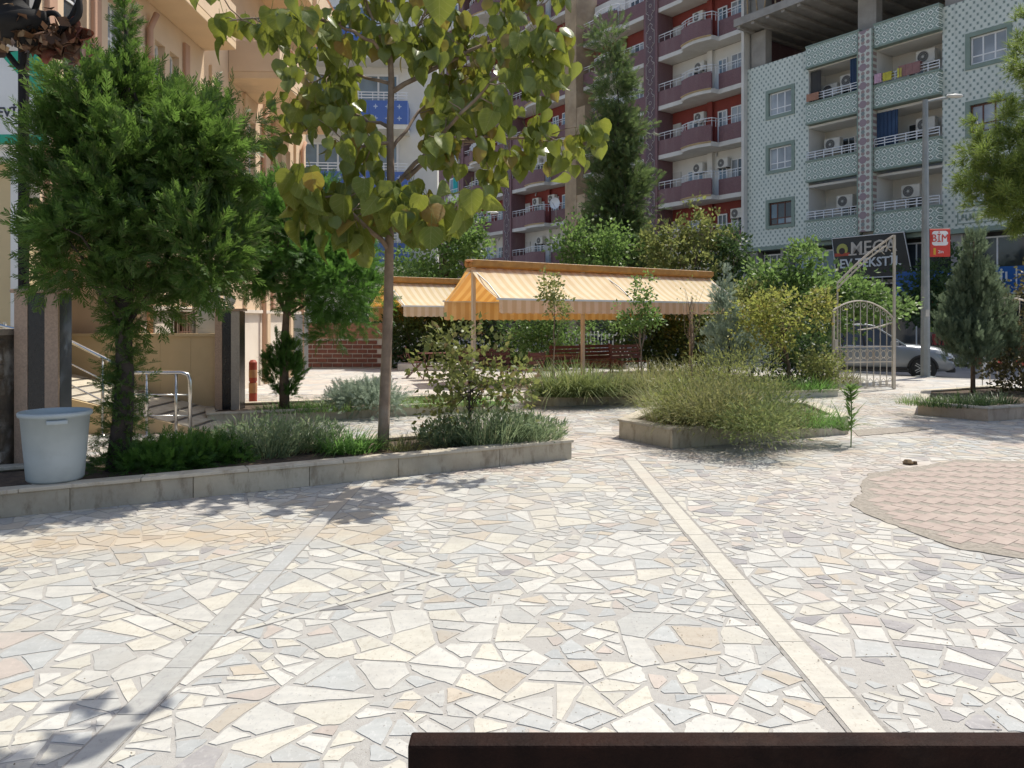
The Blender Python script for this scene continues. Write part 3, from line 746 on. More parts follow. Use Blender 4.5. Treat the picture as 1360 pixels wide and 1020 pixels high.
# rough rubble wall at the left edge
rw = thing('rubble_wall', 'weathered rubble wall with flaking white plaster left of the bin', 'wall', (-5.75, 7.55, 0))
rub_m = M_plain('rubble', (0.24, 0.19, 0.14), (0.13, 0.105, 0.08), 0.95, 6, 0.8, dirt=(0.62, 0.58, 0.52), dirt_amt=0.9)
q = MB(); q.box(-1.5, .72, .05, .5, 0, 1.5); q.build('core', rub_m, rw)
zz = .22
while zz < 1.45:
    hh = rs.uniform(.13, .22); x = -1.5
    while x < .7:
        w = min(rs.uniform(.16, .34), .74-x); b = MB(); d = rs.uniform(-.05, .02); b.box(x+.008, x+w-.008, d, .1, zz+.008, min(zz+hh-.008, 1.47))
        for i, v in enumerate(b.v): b.v[i] = (v[0]+rs.uniform(-.015, .015), v[1]+rs.uniform(-.012, .012), v[2]+rs.uniform(-.015, .015))
        b.build('rubble_stone', rub_m, rw, bevel=.012, seg=1); x += w
    zz += hh
q = MB(); q.box(-1.5, .74, -.04, .54, 1.5, 1.56); q.build('coping', gran_g, rw)
# --- ramp, its tan wall and steel railing
tan_m = M_plain('travertine_tan', (0.62, 0.47, 0.27), (0.54, 0.41, 0.235), 0.7, 1.6, 0.15, dirt=(0.36, 0.26, 0.15), dirt_amt=.5)
rp = thing('entrance_ramp', 'paved entrance ramp with anti slip strips climbing left behind the conifer', 'ramp', (-4.35, 11.2, 0))
Lr = 4.6; H0 = 1.12; W0, W1 = .0, 1.75
q = MB(); q.add([(0, W0, .01), (0, W1, .01), (-Lr, W1, H0), (-Lr, W0, H0), (-Lr, W0, 0), (-Lr, W1, 0), (0, W0, 0), (0, W1, 0)], [(0, 1, 2, 3), (0, 3, 4, 6), (1, 7, 5, 2), (3, 2, 5, 4), (0, 6, 7, 1)]); q.build('ramp_body', tan_m, rp)
for i in range(15):
    a = i*.3+.03; b = a+.235; z = lambda s: .02+H0*s/Lr
    q = MB(); q.add([(-a, W0+.04, z(a)), (-a, W1-.02, z(a)), (-b, W1-.02, z(b)), (-b, W0+.04, z(b)), (-a, W0+.04, z(a)-.03), (-b, W0+.04, z(b)-.03)], [(0, 1, 2, 3), (0, 3, 5, 4)]); q.build('ramp_slab', cap_m, rp)
    q = MB(); q.add([(-b-.005, W0+.04, z(b)-.006), (-b-.005, W1-.02, z(b)-.006), (-b-.06, W1-.02, z(b+.055)-.006), (-b-.06, W0+.04, z(b+.055)-.006)], [(0, 1, 2, 3)]); q.build('grip_strip', M_plain('grip', (0.12, 0.11, 0.1), None, .8) if i == 0 else bpy.data.materials['grip'], rp)
tw = thing('ramp_wall', 'tan stone clad wall behind the ramp railing', 'wall', (-4.95, 13.05, 0))
q = MB(); q.box(-4.6, .06, .03, .3, 0, 1.37); q.build('core', tan_m, tw)
for i in range(9):
    q = MB(); q.box(-4.6+i*.516+.002, -4.6+(i+1)*.516-.002, rs.uniform(-.003, .001), .028, 0, 1.37); q.build('cladding_panel', tan_m, tw)
q = MB(); q.box(-4.6, .06, -.04, .34, 1.372, 1.42); q.build('coping', tan_m, tw)
rl = thing('handrail', 'stainless steel handrail along the ramp', 'railing', (-4.6, 11.05, 0))
def rz_(x): return .9 if x > -.82 else .9+(-.82-x)*.50
q = MB(); path = [Vector((0, 0, 0)), Vector((0, 0, .78)), Vector((-.03, 0, .87)), Vector((-.12, 0, .9))]+[Vector((x, 0, rz_(x))) for x in (-.5, -.8, -.9, -1.4, -2.0, -3.2, -4.4)]
q.tube(path, .028, 12); q.build('top_rail', steel, rl, smooth=True)
for x in (-.2, -.62, -1.25, -2.2, -3.2, -4.2):
    q = MB(); q.tube([(x, 0, 0), (x, 0, rz_(x))], .022, 10); q.lathe([(.05, 0), (.05, .01), (.02, .012)], 12, (x, 0, 0)); q.build('post', steel, rl, smooth=True)
for dz in (.32, .62):
    q = MB(); q.tube([(0, 0, .9-dz)]+[(x, 0, rz_(x)-dz) for x in (-.8, -.9, -2, -3.2, -4.4)], .012, 8); q.build('mid_rail', steel, rl, smooth=True)
# far railing of the annex stairs
r2 = thing('stair_railing', 'grey steel stair railing between the rubble wall and the annex', 'railing', (-6.0, 9.3, 0))
q = MB(); q.tube([(-1.6, 0, 1.95), (0, 0, 1.55), (.35, 0, 1.46)], .025, 8); q.build('top_rail', steel, r2)
for x in (-1.0, -.1):
    q = MB(); q.tube([(x, 0, 0), (x, 0, 1.6-.25*x*.9)], .02, 8); q.build('post', steel, r2)
# --- brick wall with planter ledge at the end of the passage
bw = thing('brick_wall', 'orange rendered wall with red brick courses below, beyond the peach building', 'wall', (-5.9, 26.2, 0))
q = MB(); q.box(-1.2, 1.5, .04, .35, 0, 1.55); q.build('core', M_plain('mortar_pale', (0.55, 0.5, 0.44), None, .9), bw)
rbm = M_plain('brick_red', (0.19, 0.065, 0.04), (0.12, 0.045, 0.03), 0.85, 5, .4)
for r_ in range(6):
    for c_ in range(13):
        x = -1.2+c_*.34+(.17 if r_ % 2 else 0)
        if x+.31 > 1.5: continue
        q = MB(); q.box(x, x+.31, rs.uniform(-.01, .01), .05, .06+r_*.155, .06+r_*.155+.12); q.build('brick', rbm, bw, bevel=.006, seg=1)
for r_ in range(3):
    q = MB(); q.box(-1.2, 1.5, 0.0, .05, 1.02+r_*.18, 1.02+r_*.18+.17); q.build('facing_board', M_plain('board_orange', (0.28, 0.14, 0.085), (0.23, 0.115, 0.07), .8, 3) if r_ == 0 else bpy.data.materials['board_orange'], bw)
q = MB(); q.box(2.2, 4.6, -1.2, -.1, 0, .22); tag(q.build('stone_ledge', kerb_mat, bevel=.01, seg=1), 'low stone ledge in front of the red brick wall', 'ledge').location = (-5.9, 26.2, 0)
# --- air conditioner on the peach building's base and others use the same builder
ac_m = M_plain('ac_casing', (0.70, 0.69, 0.64), (0.62, 0.61, 0.56), 0.5, 4); acg = M_plain('ac_grille', (0.05, 0.05, 0.05), (0.09, 0.09, 0.09), 0.6, 40); acl = M_plain('ac_boss', (0.55, 0.55, 0.52), None, .5)
def make_ac():
    t = thing('air_conditioner', 'air conditioner', 'air conditioner')
    q = MB(); q.box(-.42, .42, 0, .32, 0, .6); q.build('casing', ac_m, t, bevel=.02)
    q = MB(); q.lathe([(0, -.006), (.235, -.006), (.25, .0)], 28, (-.1, 0, .3), 'y'); f = q.build('fan_grille', acg, t, fix=True)
    q = MB(); q.lathe([(0, -.03), (.06, -.025), (.065, -.008)], 16, (-.1, 0, .3), 'y')
    for k in range(3): q.lathe([(.1+k*.06, -.012), (.11+k*.06, -.012)], 28, (-.1, 0, .3), 'y')
    q.build('fan_boss', acl, f)
    for x in (-.36, .3): q = MB(); q.box(x, x+.04, .0, .38, -.05, -.004); q.build('bracket', black_m, t)
    q = MB(); q.tube([(.38, .3, .1), (.48, .32, .05), (.5, .34, -.3), (.44, .36, -.6)], .018, 6); q.build('pipe', ac_m, t)
    return t
AC = make_ac(); AC_USED = [False]
def place_ac(loc, rz, label, group, s=1.0):
    o = AC if not AC_USED[0] else copy_tree(AC); AC_USED[0] = True
    o.location = loc; o.rotation_euler = (0, 0, rz); o.scale = (s, s, s); tag(o, label, 'air conditioner', group); return o
v = P(266, 440, 14.0)
place_ac((v.x, 13.75, 1.2), R(-62), 'tall white air conditioner unit standing above the tan ramp wall', 'outdoor air conditioners', 1.15)
o = place_ac((v.x, 13.75, 1.9), R(-62), 'upper white air conditioner unit stacked above the tan ramp wall', 'outdoor air conditioners', 1.15)
q = MB()
for x in (-.42, .42):
    for y in (.05, .3): q.tube([(x, y, 0), (x, y, 2.6)], .02, 6)
for z in (1.12, 1.82): q.box(-.5, .5, 0, .36, z, z+.03)
o = q.build('unit_rack', steel); o.location = (v.x, 13.75, 0); tag(o, 'steel rack carrying two air conditioner units behind the ramp wall', 'rack')
# --- blue-grey bin
bn = thing('waste_bin', 'pale blue plastic bin standing on the planter edge', 'bin', (-4.05, 6.86, .237), 0); bn.scale = (1.15, 1.15, 1.03)
b_m = M_plain('plastic_blue', (0.43, 0.475, 0.48), (0.35, 0.395, 0.405), 0.5, 2.2, 0.05, dirt=(0.20, 0.21, 0.20), dirt_amt=.7)
q = MB(); q.lathe([(0, .0), (.185, .0), (.198, .02), (.21, .2), (.212, .21), (.236, .545), (.25, .55), (.255, .565), (.255, .585), (.245, .592), (.234, .585), (.228, .55), (.19, .04), (0, .035)], 48); q.build('tub', b_m, bn, smooth=True)
for a in (-1.0, 2.14):
    q = MB(); q.box(-.07, .07, -.02, .025, .5, .535); o = q.build('grip', b_m, bn, bevel=.008); o.rotation_euler = (0, 0, a+PI/2); o.location = (.243*math.cos(a), .243*math.sin(a), 0)
# --- red bollard
bo = thing('bollard', 'red wooden bollard with pale bands beside the striped pillar', 'bollard', G(336, 545))
rd = M_plain('bollard_red', (0.38, 0.06, 0.03), (0.27, 0.045, 0.025), .6, 9, .2); ylw = M_plain('bollard_band', (0.52, 0.30, 0.14), (0.42, 0.2, 0.1), .6, 9)
q = MB(); q.lathe([(.072, 0), (.072, .3), (.066, .32), (.066, .5), (.06, .52), (.072, .54), (.072, .88), (.04, .92), (0, .925)], 18); q.build('shaft', rd, bo, smooth=False)
for z0, z1 in ((.32, .5), (.6, .74)):
    q = MB(); q.lathe([(.0725, z0), (.0745, z0+.003), (.0745, z1-.003), (.0725, z1)], 18); q.build('band', ylw, bo)
# --- hanging rusty lamp at the top left
hl = thing('hanging_lamp', 'rusty hanging lamp with black looping cables and dry leaves above the conifer', 'lamp', P(55, 45, 4.6))
rust = M_plain('rust', (0.20, 0.045, 0.015), (0.07, 0.02, 0.012), .75, 9, .5, dirt=(0.26, 0.2, 0.15), dirt_amt=.75)
rr = random.Random(4)
for k, (lx, lz, ry, s0) in enumerate(((.13, -.02, .9, .17), (.16, -.07, .3, .13), (.06, -.07, -.5, .14), (.19, .0, 1.3, .12), (.0, -.06, .1, .12))):
    a0, b0 = rr.uniform(0, 6), rr.uniform(0, 6); q = MB(); n = 9
    vs = [(s0*(u-.5)*(1-.35*w)+.02*math.sin(9*w+a0), .05*math.cos(2.6*(u-.5))+.02*math.sin(7*u+5*w+b0), s0*1.3*(w-.5)+.025*math.sin(6*u+a0)) for w in [j/n for j in range(n+1)] for u in [i/n for i in range(n+1)]]
    q.add(vs, [(j*(n+1)+i, j*(n+1)+i+1, (j+1)*(n+1)+i+1, (j+1)*(n+1)+i) for j in range(n) for i in range(n)]); o = q.build('rusted_plate', rust, hl, smooth=True, fix=False); o.location = (lx, rr.uniform(-.06, .04), lz); o.rotation_euler = (rr.uniform(-.5, .5), ry, rr.uniform(-.6, .6))
q = MB(); q.lathe([(0, -.12), (.05, -.115), (.07, -.06), (.15, -.03), (.16, .02), (.1, .05), (.07, .12), (.1, .14), (.05, .17), (0, .18)], 16); o = q.build('body', black_m, hl, smooth=True); o.location = (-.1, -.06, .03); o.rotation_euler = (.2, -.35, 0); o.scale = (1.1, 1.1, 1.1)
for pts in (((-.1, 0, .05), (-.02, 0, .2), (.0, 0, .5), (.0, 0, 1.3)), ((-.02, -.02, 0), (.03, -.02, .1), (.1, -.02, .11), (.15, -.02, .02)), ((.1, 0, 0), (.2, 0, .14), (.22, 0, .3), (.1, 0, .9), (.0, 0, 1.3)), ((.13, -.03, .02), (.24, -.03, .1), (.22, -.03, .25), (.12, -.03, .3), (.16, 0, 1.3)), ((-.2, 0, -.12), (-.12, 0, -.2), (-.1, 0, -.05))):
    q = MB(); pp = [Vector(p) for p in pts]; sm = []
    for i in range(len(pp)-1):
        for k in range(5):
            t = k/5; p0 = pp[max(i-1, 0)]; p1 = pp[i]; p2 = pp[i+1]; p3 = pp[min(i+2, len(pp)-1)]
            sm.append(.5*((2*p1)+(p2-p0)*t+(2*p0-5*p1+4*p2-p3)*t*t+(3*p1-p0-3*p2+p3)*t*t*t))
    q.tube(sm+[pp[-1]], .017, 8); q.build('cable', black_m, hl, smooth=True)
n = 150; pos = RNG.normal(size=(n, 3))*np.array([.12, .07, .06])+np.array([.03, -.06, -.05])
link('dry_leaves', scatter(LEAF, pos, frames(sphere_dirs(n)), RNG.uniform(.04, .1, n)), M_leaf('dead_leaf', (0.16, 0.08, 0.035), (0.04, 0.022, 0.014), .15, c3=(.34, .24, .14)), hl)
q = MB(); q.tube([(-1.6, 0, 1.3), (1.2, 0, 1.34)], .02, 8); q.build('support_wire', black_m, hl)
# --- dark rail in front of the camera
tr = thing('terrace_rail', 'dark brown wooden rail across the lower edge of the view', 'railing', (-.135, 1.0, 0))
wood = M_plain('dark_wood', (0.022, 0.009, 0.006), (0.009, 0.004, 0.003), .7, 14, .4, spec=.12, dirt=(0.05, 0.03, 0.022), dirt_amt=.6)
q = MB(); q.box(0, 2.6, 0, .035, .9, 1.10); q.build('top_board', wood, tr, bevel=.004)
for z in (.35, .62):
    q = MB(); q.box(.03, 2.58, .006, .03, z, z+.16); q.build('lower_board', wood, tr, bevel=.004)
for x in (.06, 1.3, 2.5):
    q = MB(); q.box(x, x+.07, .037, .09, .012, 1.05); q.build('post', wood, tr, bevel=.004)
# ------------------------------------------------------------------ big apartment blocks across the street, all on one building line
FO = Vector((14.56, 42.0, 0)); FU = Vector((-.576, .817, 0)).normalized(); FN = Vector((-.817, -.576, 0)).normalized(); FROT = math.atan2(-FU.y, -FU.x)
def FW(t, out=0.0, z=0.0): v = FO+FU*t+FN*out; return Vector((v.x, v.y, z))     # t metres to the left along the line, out metres towards the street
def M_tiles():
    m, nt, b = newmat('mosaic_dots'); x, y, z = xyz(nt, coord(nt, 'obj'))
    def dots(ox, oz): return ((((x/.30)+ox).fract()-.5).abs().lt(.13))*((((z/.38)+oz).fract()-.5).abs().lt(.14))
    def dots2(ox, oz): return ((((x/.30)+ox).fract()-.5).abs().lt(.25))*((((z/.38)+oz).fract()-.5).abs().lt(.22))
    d = dots(0, 0).max(dots(.5, .5)); e = dots2(0, 0).max(dots2(.5, .5))
    n = noise(nt, coord(nt, 'obj'), .5, 4)
    base = mixc(nt, n.smooth(.3, .7), (0.68, 0.72, 0.65), (0.60, 0.64, 0.575))
    gx = (x/.3).fract().lt(.03).max((z/.19).fract().lt(.03))
    col = mixc(nt, e*.28, base, (0.30, 0.40, 0.36)); col = mixc(nt, gx*.35, col, (0.36, 0.44, 0.42)); col = mixc(nt, d, col, (0.20, 0.265, 0.235)); w = noise(nt, coord(nt, 'obj'), 1.5, 6, .7, (1, 1, .12)); col = mixc(nt, w.smooth(.52, .75)*.45, col, (0.30, 0.32, 0.28))
    setc(nt, b, col); b.inputs['Roughness'].default_value = .4; return m
def M_diamond():
    m, nt, b = newmat('mosaic_diamonds'); x, y, z = xyz(nt, coord(nt, 'obj'))
    v = ((x/.36).fract()-.5).abs()+(((z-.06)/.33).fract()-.5).abs()
    col = mixc(nt, v.lt(.42), (0.30, 0.385, 0.33), (0.74, 0.77, 0.70)); col = mixc(nt, v.lt(.23), col, (0.11, 0.17, 0.145)); col = mixc(nt, v.lt(.07), col, (0.62, 0.68, 0.6))
    col = mixc(nt, v.gt(.74), col, (0.62, 0.67, 0.6)); col = mixc(nt, v.gt(.88), col, (0.14, 0.21, 0.17))
    setc(nt, b, col); b.inputs['Roughness'].default_value = .4; return m
def M_flower():
    m, nt, b = newmat('mosaic_flowers'); x, y, z = xyz(nt, coord(nt, 'obj'))
    def ring(sx, sz, ox, oz, r):
        a = (((x/sx)+ox).fract()-.5)*sx; c = (((z/sz)+oz).fract()-.5)*sz; return (a*a+c*c).sqrt().lt(r)
    col = mixc(nt, ring(.256, .3, .0, 0, .095), (0.58, 0.60, 0.53), (0.33, 0.24, 0.22)); col = mixc(nt, ring(.768, .9, .0, .0, .19), col, (0.30, 0.22, 0.24)); col = mixc(nt, ring(.768, .9, .0, .5, .1), col, (0.22, 0.25, 0.24))
    setc(nt, b, col); b.inputs['Roughness'].default_value = .4; return m
tiles = M_tiles(); diam = M_diamond(); flower = M_flower()
gtrim = M_plain('green_trim', (0.24, 0.31, 0.255), (0.20, 0.265, 0.22), .5, 2)
conc = M_plain('raw_concrete', (0.36, 0.34, 0.31), (0.27, 0.255, 0.23), .9, 1.2, .3, dirt=(0.2, 0.18, 0.15))
inner_w = M_plain('balcony_wall_white', (0.72, 0.71, 0.67), (0.66, 0.65, 0.61), .85, 1.0)
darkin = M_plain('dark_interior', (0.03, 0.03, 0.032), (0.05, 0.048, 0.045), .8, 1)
GB = thing('apartment_building', 'green mosaic tiled apartment block with an unfinished concrete storey on top', 'building', FW(0), FROT)
gw = [(-.85, .85, 6.7, 8.2), (-.85, .85, 9.72, 11.22), (-.85, .85, 12.72, 14.22)]; gw2 = [(9.6, 11.35, 6.7, 8.2), (9.6, 11.35, 9.72, 11.22), (9.6, 11.35, 12.72, 14.22)]
facade(-2.15, 1.75, 5.72, 15.8, gw, .2).build('wall', tiles, GB)
facade(8.55, 17, 5.72, 15.8, gw2+[(13.2, 15, 6.7, 8.2), (13.2, 15, 9.72, 11.22), (13.2, 15, 12.72, 14.22)], .2).build('wall', tiles, GB)
q = MB(); q.box(-2.15, 1.6, .3, 12, 5.72, 15.78); q.box(8.7, 17, .3, 12, 5.72, 15.78); q.box(1.6, 8.7, 1.5, 12, 5.72, 15.78); q.box(4.75, 5.44, .0, 1.5, 5.72, 15.78); q.box(1.6, 1.75, .02, 1.5, 5.72, 15.78); q.box(8.55, 8.7, .02, 1.5, 5.72, 15.78); q.build('core', inner_w, GB)
brown_f = M_plain('brown_frame', (0.12, 0.045, 0.03), None, .5)
for i, w in enumerate(gw+gw2):
    window(GB, w[0]+.14, w[1]-.14, w[2]+.14, w[3]-.14, .12, 3, fr=.07, gmat=glass_cur if i != 0 else None, transom=.3, fmat=brown_f if i in (0, 4) else pvc_m)
    q = MB(); a, b, c, d = w
    q.box(a-.06, a+.13, -.04, .1, c-.06, d+.06); q.box(b-.13, b+.06, -.04, .1, c-.06, d+.06); q.box(a+.13, b-.13, -.04, .1, c-.06, c+.13); q.box(a+.13, b-.13, -.04, .1, d-.13, d+.06)
    q.build('window_surround', gtrim, GB)
rail_w = M_plain('rail_white', (0.74, 0.76, 0.78), (0.66, 0.68, 0.7), .4, 3)
bluecur = M_plain('blue_curtain', (0.035, 0.075, 0.15), (0.025, 0.05, 0.11), .8, 1.5)
for k, z in enumerate((5.72, 8.82, 11.83, 14.75)):
    for side, (xa, xb, out) in enumerate(((1.75, 4.71, .25), (5.48, 8.55, .32))):
        b = bpy.data.objects.new('balcony', None); COL.objects.link(b); b.parent = GB; b.location = (xa, 0, z); W = xb-xa
        h = 1.05 if k < 3 else 1.1
        q = MB(); q.box(0, W, -out, .1, .1, h); q.build('parapet', diam, b)
        q = MB(); q.box(-.02, W+.02, -out-.03, .12, 0, .1); q.box(-.02, W+.02, -out-.03, .12, h, h+.09); q.build('parapet_edging', gtrim, b)
        if k == 3: continue
        q = MB(); zt = h+.09
        for i in range(7): x = W*i/6; q.box(max(0, x-.02), min(W, x+.02), -out+.06, -out+.10, zt, zt+.42)
        for zz in (.16, .29, .42): q.box(0, W, -out+.055, -out+.105, zt+zz-.02, zt+zz+.02)
        q.build('railing', rail_w, b)
        # recess behind: the core wall carries door, curtain
        window(b, .75 if side else 1.0, 1.55 if side else 1.75, 1.1, 2.35, 1.46, 2, fr=.06, gmat=glass_dark)
        window(b, W-.75, W-.15, .3, 2.4, 1.46, 1, fr=.07, gmat=glass_dark, name='door')
        q = MB()
        if (k, side) in ((2, 0), (1, 1)):
            c0 = (W-.62, W) if side == 0 else (0, 1.0)
            n = 10
            for i in range(n): x0 = c0[0]+(c0[1]-c0[0])*i/n; x1 = c0[0]+(c0[1]-c0[0])*(i+1)/n; q.box(x0, x1, -.02+(.03 if i % 2 else 0), .03+(.03 if i % 2 else 0), 1.1, 2.85)
            q.build('curtain', bluecur, b)
        if (k, side) in ((2, 0),):
            q = MB(); q.box(.06, .62, .1, .14, 1.1, 2.8); q.build('dark_curtain', darkin, b)
    if k < 3:
        q = MB(); q.box(1.76, 4.7, .02, 1.49, z+2.86, z+2.98); q.box(5.47, 8.54, .02, 1.49, z+2.86, z+2.98); q.build('soffit', inner_w, GB)
q = MB(); q.box(4.73, 5.46, -.42, -.005, 5.95, 15.75); q.build('pilaster', flower, GB)
for x in (4.71, 5.46): q = MB(); q.box(x-.02, x+.04, -.44, -.42, 5.95, 15.75); q.build('pilaster_edge', gtrim, GB)
link('lettering', text_mesh('H.MEHMET', .36, .01, 'LEFT', .004), gtrim, GB, (9.35, -.02, 6.18))
q = MB(); q.box(9.2, 11.6, -.015, -.005, 5.9, 5.94); q.box(9.2, 11.6, -.015, -.005, 6.42, 6.46); q.box(9.2, 9.24, -.015, -.005, 5.94, 6.42); q.build('name_border', gtrim, GB)
# unfinished storeys
for z, th in ((17.95, .42), (21.1, .42)):
    q = MB(); q.box(-2.15, 17, -1.2, 12, z, z+th); q.build('concrete_slab', conc, GB)
    for i in range(20): q = MB(); q.box(-2.0+i*.95, -2.0+i*.95+.2, -1.1, 11, z-.14, z-.003); q.build('slab_rib', conc, GB)
for (x, z0, z1) in ((-2.0, 15.8, 17.8), (4.4, 15.8, 17.8), (8.6, 15.8, 17.8), (13, 15.8, 17.8), (-2.0, 18.4, 21), (4.4, 18.4, 21), (9.5, 18.4, 21)):
    q = MB(); q.box(x, x+.95, .15, .7, z0, z1); q.build('column', conc, GB)
q = MB(); q.box(-2.1, 17, 5, 5.2, 15.8, 21); q.build('back_wall', conc, GB)
prop = M_plain('timber_prop', (0.40, 0.29, 0.17), (0.3, 0.22, 0.13), .8, 4)
for i in range(11):
    x = -1.8+i*.6; q = MB(); q.tube([(x, -.9+rs.uniform(0, .6), 18.4), (x+rs.uniform(-.3, .3), -.6+rs.uniform(0, .5), 21.0)], .05, 6); q.build('timber_prop', prop, GB)
# shop floor
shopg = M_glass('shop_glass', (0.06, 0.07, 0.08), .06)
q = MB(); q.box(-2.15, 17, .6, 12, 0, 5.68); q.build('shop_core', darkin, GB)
q = MB(); q.box(-2.15, 17, -.1, .6, 5.5, 5.71); q.build('soffit', gtrim, GB)
for x in (-2.0, .0, 3.2, 8.9, 13.0):
    q = MB(); q.box(x, x+.5, .05, .55, 0, 5.49); q.build('column', conc, GB)
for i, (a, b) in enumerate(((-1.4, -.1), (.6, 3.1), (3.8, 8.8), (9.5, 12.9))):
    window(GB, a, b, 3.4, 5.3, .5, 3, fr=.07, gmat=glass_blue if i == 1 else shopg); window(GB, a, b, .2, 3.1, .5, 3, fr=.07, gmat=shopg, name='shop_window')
for i, (x, z, c) in enumerate(((7.9, 2.3, (.5, .05, .04)), (7.7, 1.7, (.45, .33, .06)), (7.8, 1.1, (.28, .42, .05)), (7.9, .5, (.45, .05, .05)), (8.5, 1.9, (.5, .08, .06)), (7.4, 2.9, (.12, .25, .45)))):
    q = MB(); q.box(x, x+.75, .40, .43, z, z+.5); q.build('poster', M_plain('poster_%d' % i, c, tuple(v*.7 for v in c), .5, 3), GB)
# things on the green block
def local(o, bx, by, bz): return FW(-bx, -by, bz)
for i, (x, z, lab) in enumerate(((2.45, 13.35, 'air conditioner beside the dark curtain on the top green tiled balcony'), (3.5, 13.62, 'air conditioner beside the blue curtain on the top green tiled balcony'),
        (2.6, 10.5, 'air conditioner on the middle green tiled balcony left of the flowered pilaster'), (3.3, 7.45, 'air conditioner on the lowest green tiled balcony left of the flowered pilaster'),
        (7.4, 13.75, 'air conditioner above the laundry on the top green tiled balcony'), (7.4, 10.55, 'air conditioner behind the street lamp on the middle green tiled balcony'), (6.7, 7.5, 'air conditioner on the lowest green tiled balcony right of the flowered pilaster'))):
    place_ac(local(GB, x, .75, z), FROT, lab, 'air conditioners on the green block', 1.05)
for i, (x, w, h, c, lab) in enumerate(((5.75, .35, .42, (.62, .40, .50), 'pale pink cloth hung over the top green balcony railing'), (6.2, .42, .38, (.60, .55, .08), 'yellow cloth hung over the top green balcony railing'), (6.85, .3, .42, (.66, .62, .10), 'bright yellow towel beside a brown blanket on the green balcony railing'), (7.25, 1.0, .5, (.33, .18, .17), 'brown pink blanket hung over the top green balcony railing'))):
    q = MB(); n = 6
    for k in range(n):
        a = -w/2+w*k/n; q.box(a, a+w/n, -.42-(.012 if k % 2 else 0), -.385, 0, h); q.box(a, a+w/n, -.20, -.185+(.012 if k % 2 else 0), h*.3, h)
    q.box(-w/2, w/2, -.42, -.185, h, h+.02)
    o = q.build('laundry', M_plain('cloth_%d' % i, c, tuple(v*.75 for v in c), .9, 5)); o.location = local(GB, x, 0, 13.02); o.rotation_euler = (0, 0, FROT); tag(o, lab, 'laundry', 'laundry on the green block')
for i, (x, z) in enumerate(((2.2, 13.0),)):
    q = MB(); n = 5
    for k in range(n): q.box(-.35+.14*k, -.35+.14*(k+1), -.36-(.012 if k % 2 else 0), -.33, 0, .36)
    q.box(-.35, .35, -.36, -.12, .36, .38); o = q.build('laundry', M_plain('cloth_tan', (.42, .22, .15), None, .9)); o.location = local(GB, x, 0, z); o.rotation_euler = (0, 0, FROT); tag(o, 'tan rug hung over the top left green balcony railing', 'laundry', 'laundry on the green block')
# big black sign
def sign_at(x, z, rot_y=0.0, out=.5): return FW(-x, out, z)
ms = thing('shop_sign', 'large black sign reading MEGA EV TEKSTİL with a yellow and red emblem', 'sign', FW(-3.38, .45, 3.7), FROT)
blk = M_plain('sign_black', (0.012, 0.012, 0.013), (0.02, 0.02, 0.02), .35, 2)
SW, SH, SK = 3.65, 2.05, .40
q = MB(); q.add([(SK*.6, 0, 0), (SW+SK, 0, 0), (SW, 0, SH), (0, 0, SH), (SK*.6, .12, 0), (SW+SK, .12, 0), (SW, .12, SH), (0, .12, SH)], [(0, 1, 2, 3), (7, 6, 5, 4), (0, 4, 5, 1), (1, 5, 6, 2), (2, 6, 7, 3), (3, 7, 4, 0)]); q.build('board', blk, ms)
q = MB(); a = [Vector((SK*.6, -.01, 0)), Vector((SW+SK, -.01, 0)), Vector((SW, -.01, SH)), Vector((0, -.01, SH))]
q.tube(a+[a[0]], .03, 6); q.build('frame', white_m, ms)
lt_ = M_plain('letter_cream', (0.62, 0.55, 0.46), None, .5); lw_ = M_plain('letter_white', (0.72, 0.73, 0.72), None, .5)
mg = text_mesh('MEGA', .86, .02, 'LEFT', .006, 1.02); o = link('lettering', mg, lt_, ms, (.98, -.02, 1.45))
q = MB()                                              # slab serifs of the cream letters
for x in (1.0, 1.2, 1.55, 1.72): q.box(x-.1, x+.12, -.035, -.002, 1.13, 1.2)
q.build('letter_serif', lt_, ms)
link('lettering', text_mesh('EV TEKSTİL', .62, .02, 'LEFT', .01, .98), lw_, ms, (.42, -.02, .72))
q = MB(); q.lathe([(.0, -.02), (.3, -.02), (.3, 0)], 24, (.55, 0, 1.45), 'y'); q.build('emblem_disc', M_plain('emblem_yellow', (.46, .44, .10), None, .5), ms)
q = MB(); q.box(.15, .95, -.03, -.002, 1.13, 1.28); q.build('emblem_bar', M_plain('emblem_red', (.5, .07, .03), None, .5), ms)
q = MB(); q.lathe([(0, -.034), (.16, -.034), (.16, -.022)], 16, (.55, 0, 1.38), 'y'); q.build('emblem_heart', M_plain('emblem_dark', (.05, .02, .02), None, .5), ms)
bs = thing('shop_sign', 'long blue sign ending in STİL PLASTİK behind the blue cypress', 'sign', FW(-6.6, .5, 2.75), FROT)
blue_m = M_plain('sign_blue', (0.012, 0.11, 0.36), (0.012, 0.09, 0.30), .35, 2)
q = MB(); q.box(0, 7.2, 0, .15, 0, 1.15); q.build('board', blue_m, bs)
link('lettering', text_mesh('EV TEKSTİL', .56, .01, 'RIGHT', .01), lw_, bs, (5.0, -.012, .70)); link('lettering', text_mesh('PLASTİK', .34, .01, 'RIGHT', .0, 1.0), M_plain('letter_gold', (.42, .33, .16), None, .5), bs, (5.0, -.012, .25))
q = MB(); q.box(5.15, 5.2, -.02, -.002, .05, 1.1); q.box(0, 7.2, -.02, -.002, 0, .05); q.build('edge_strip', lw_, bs)

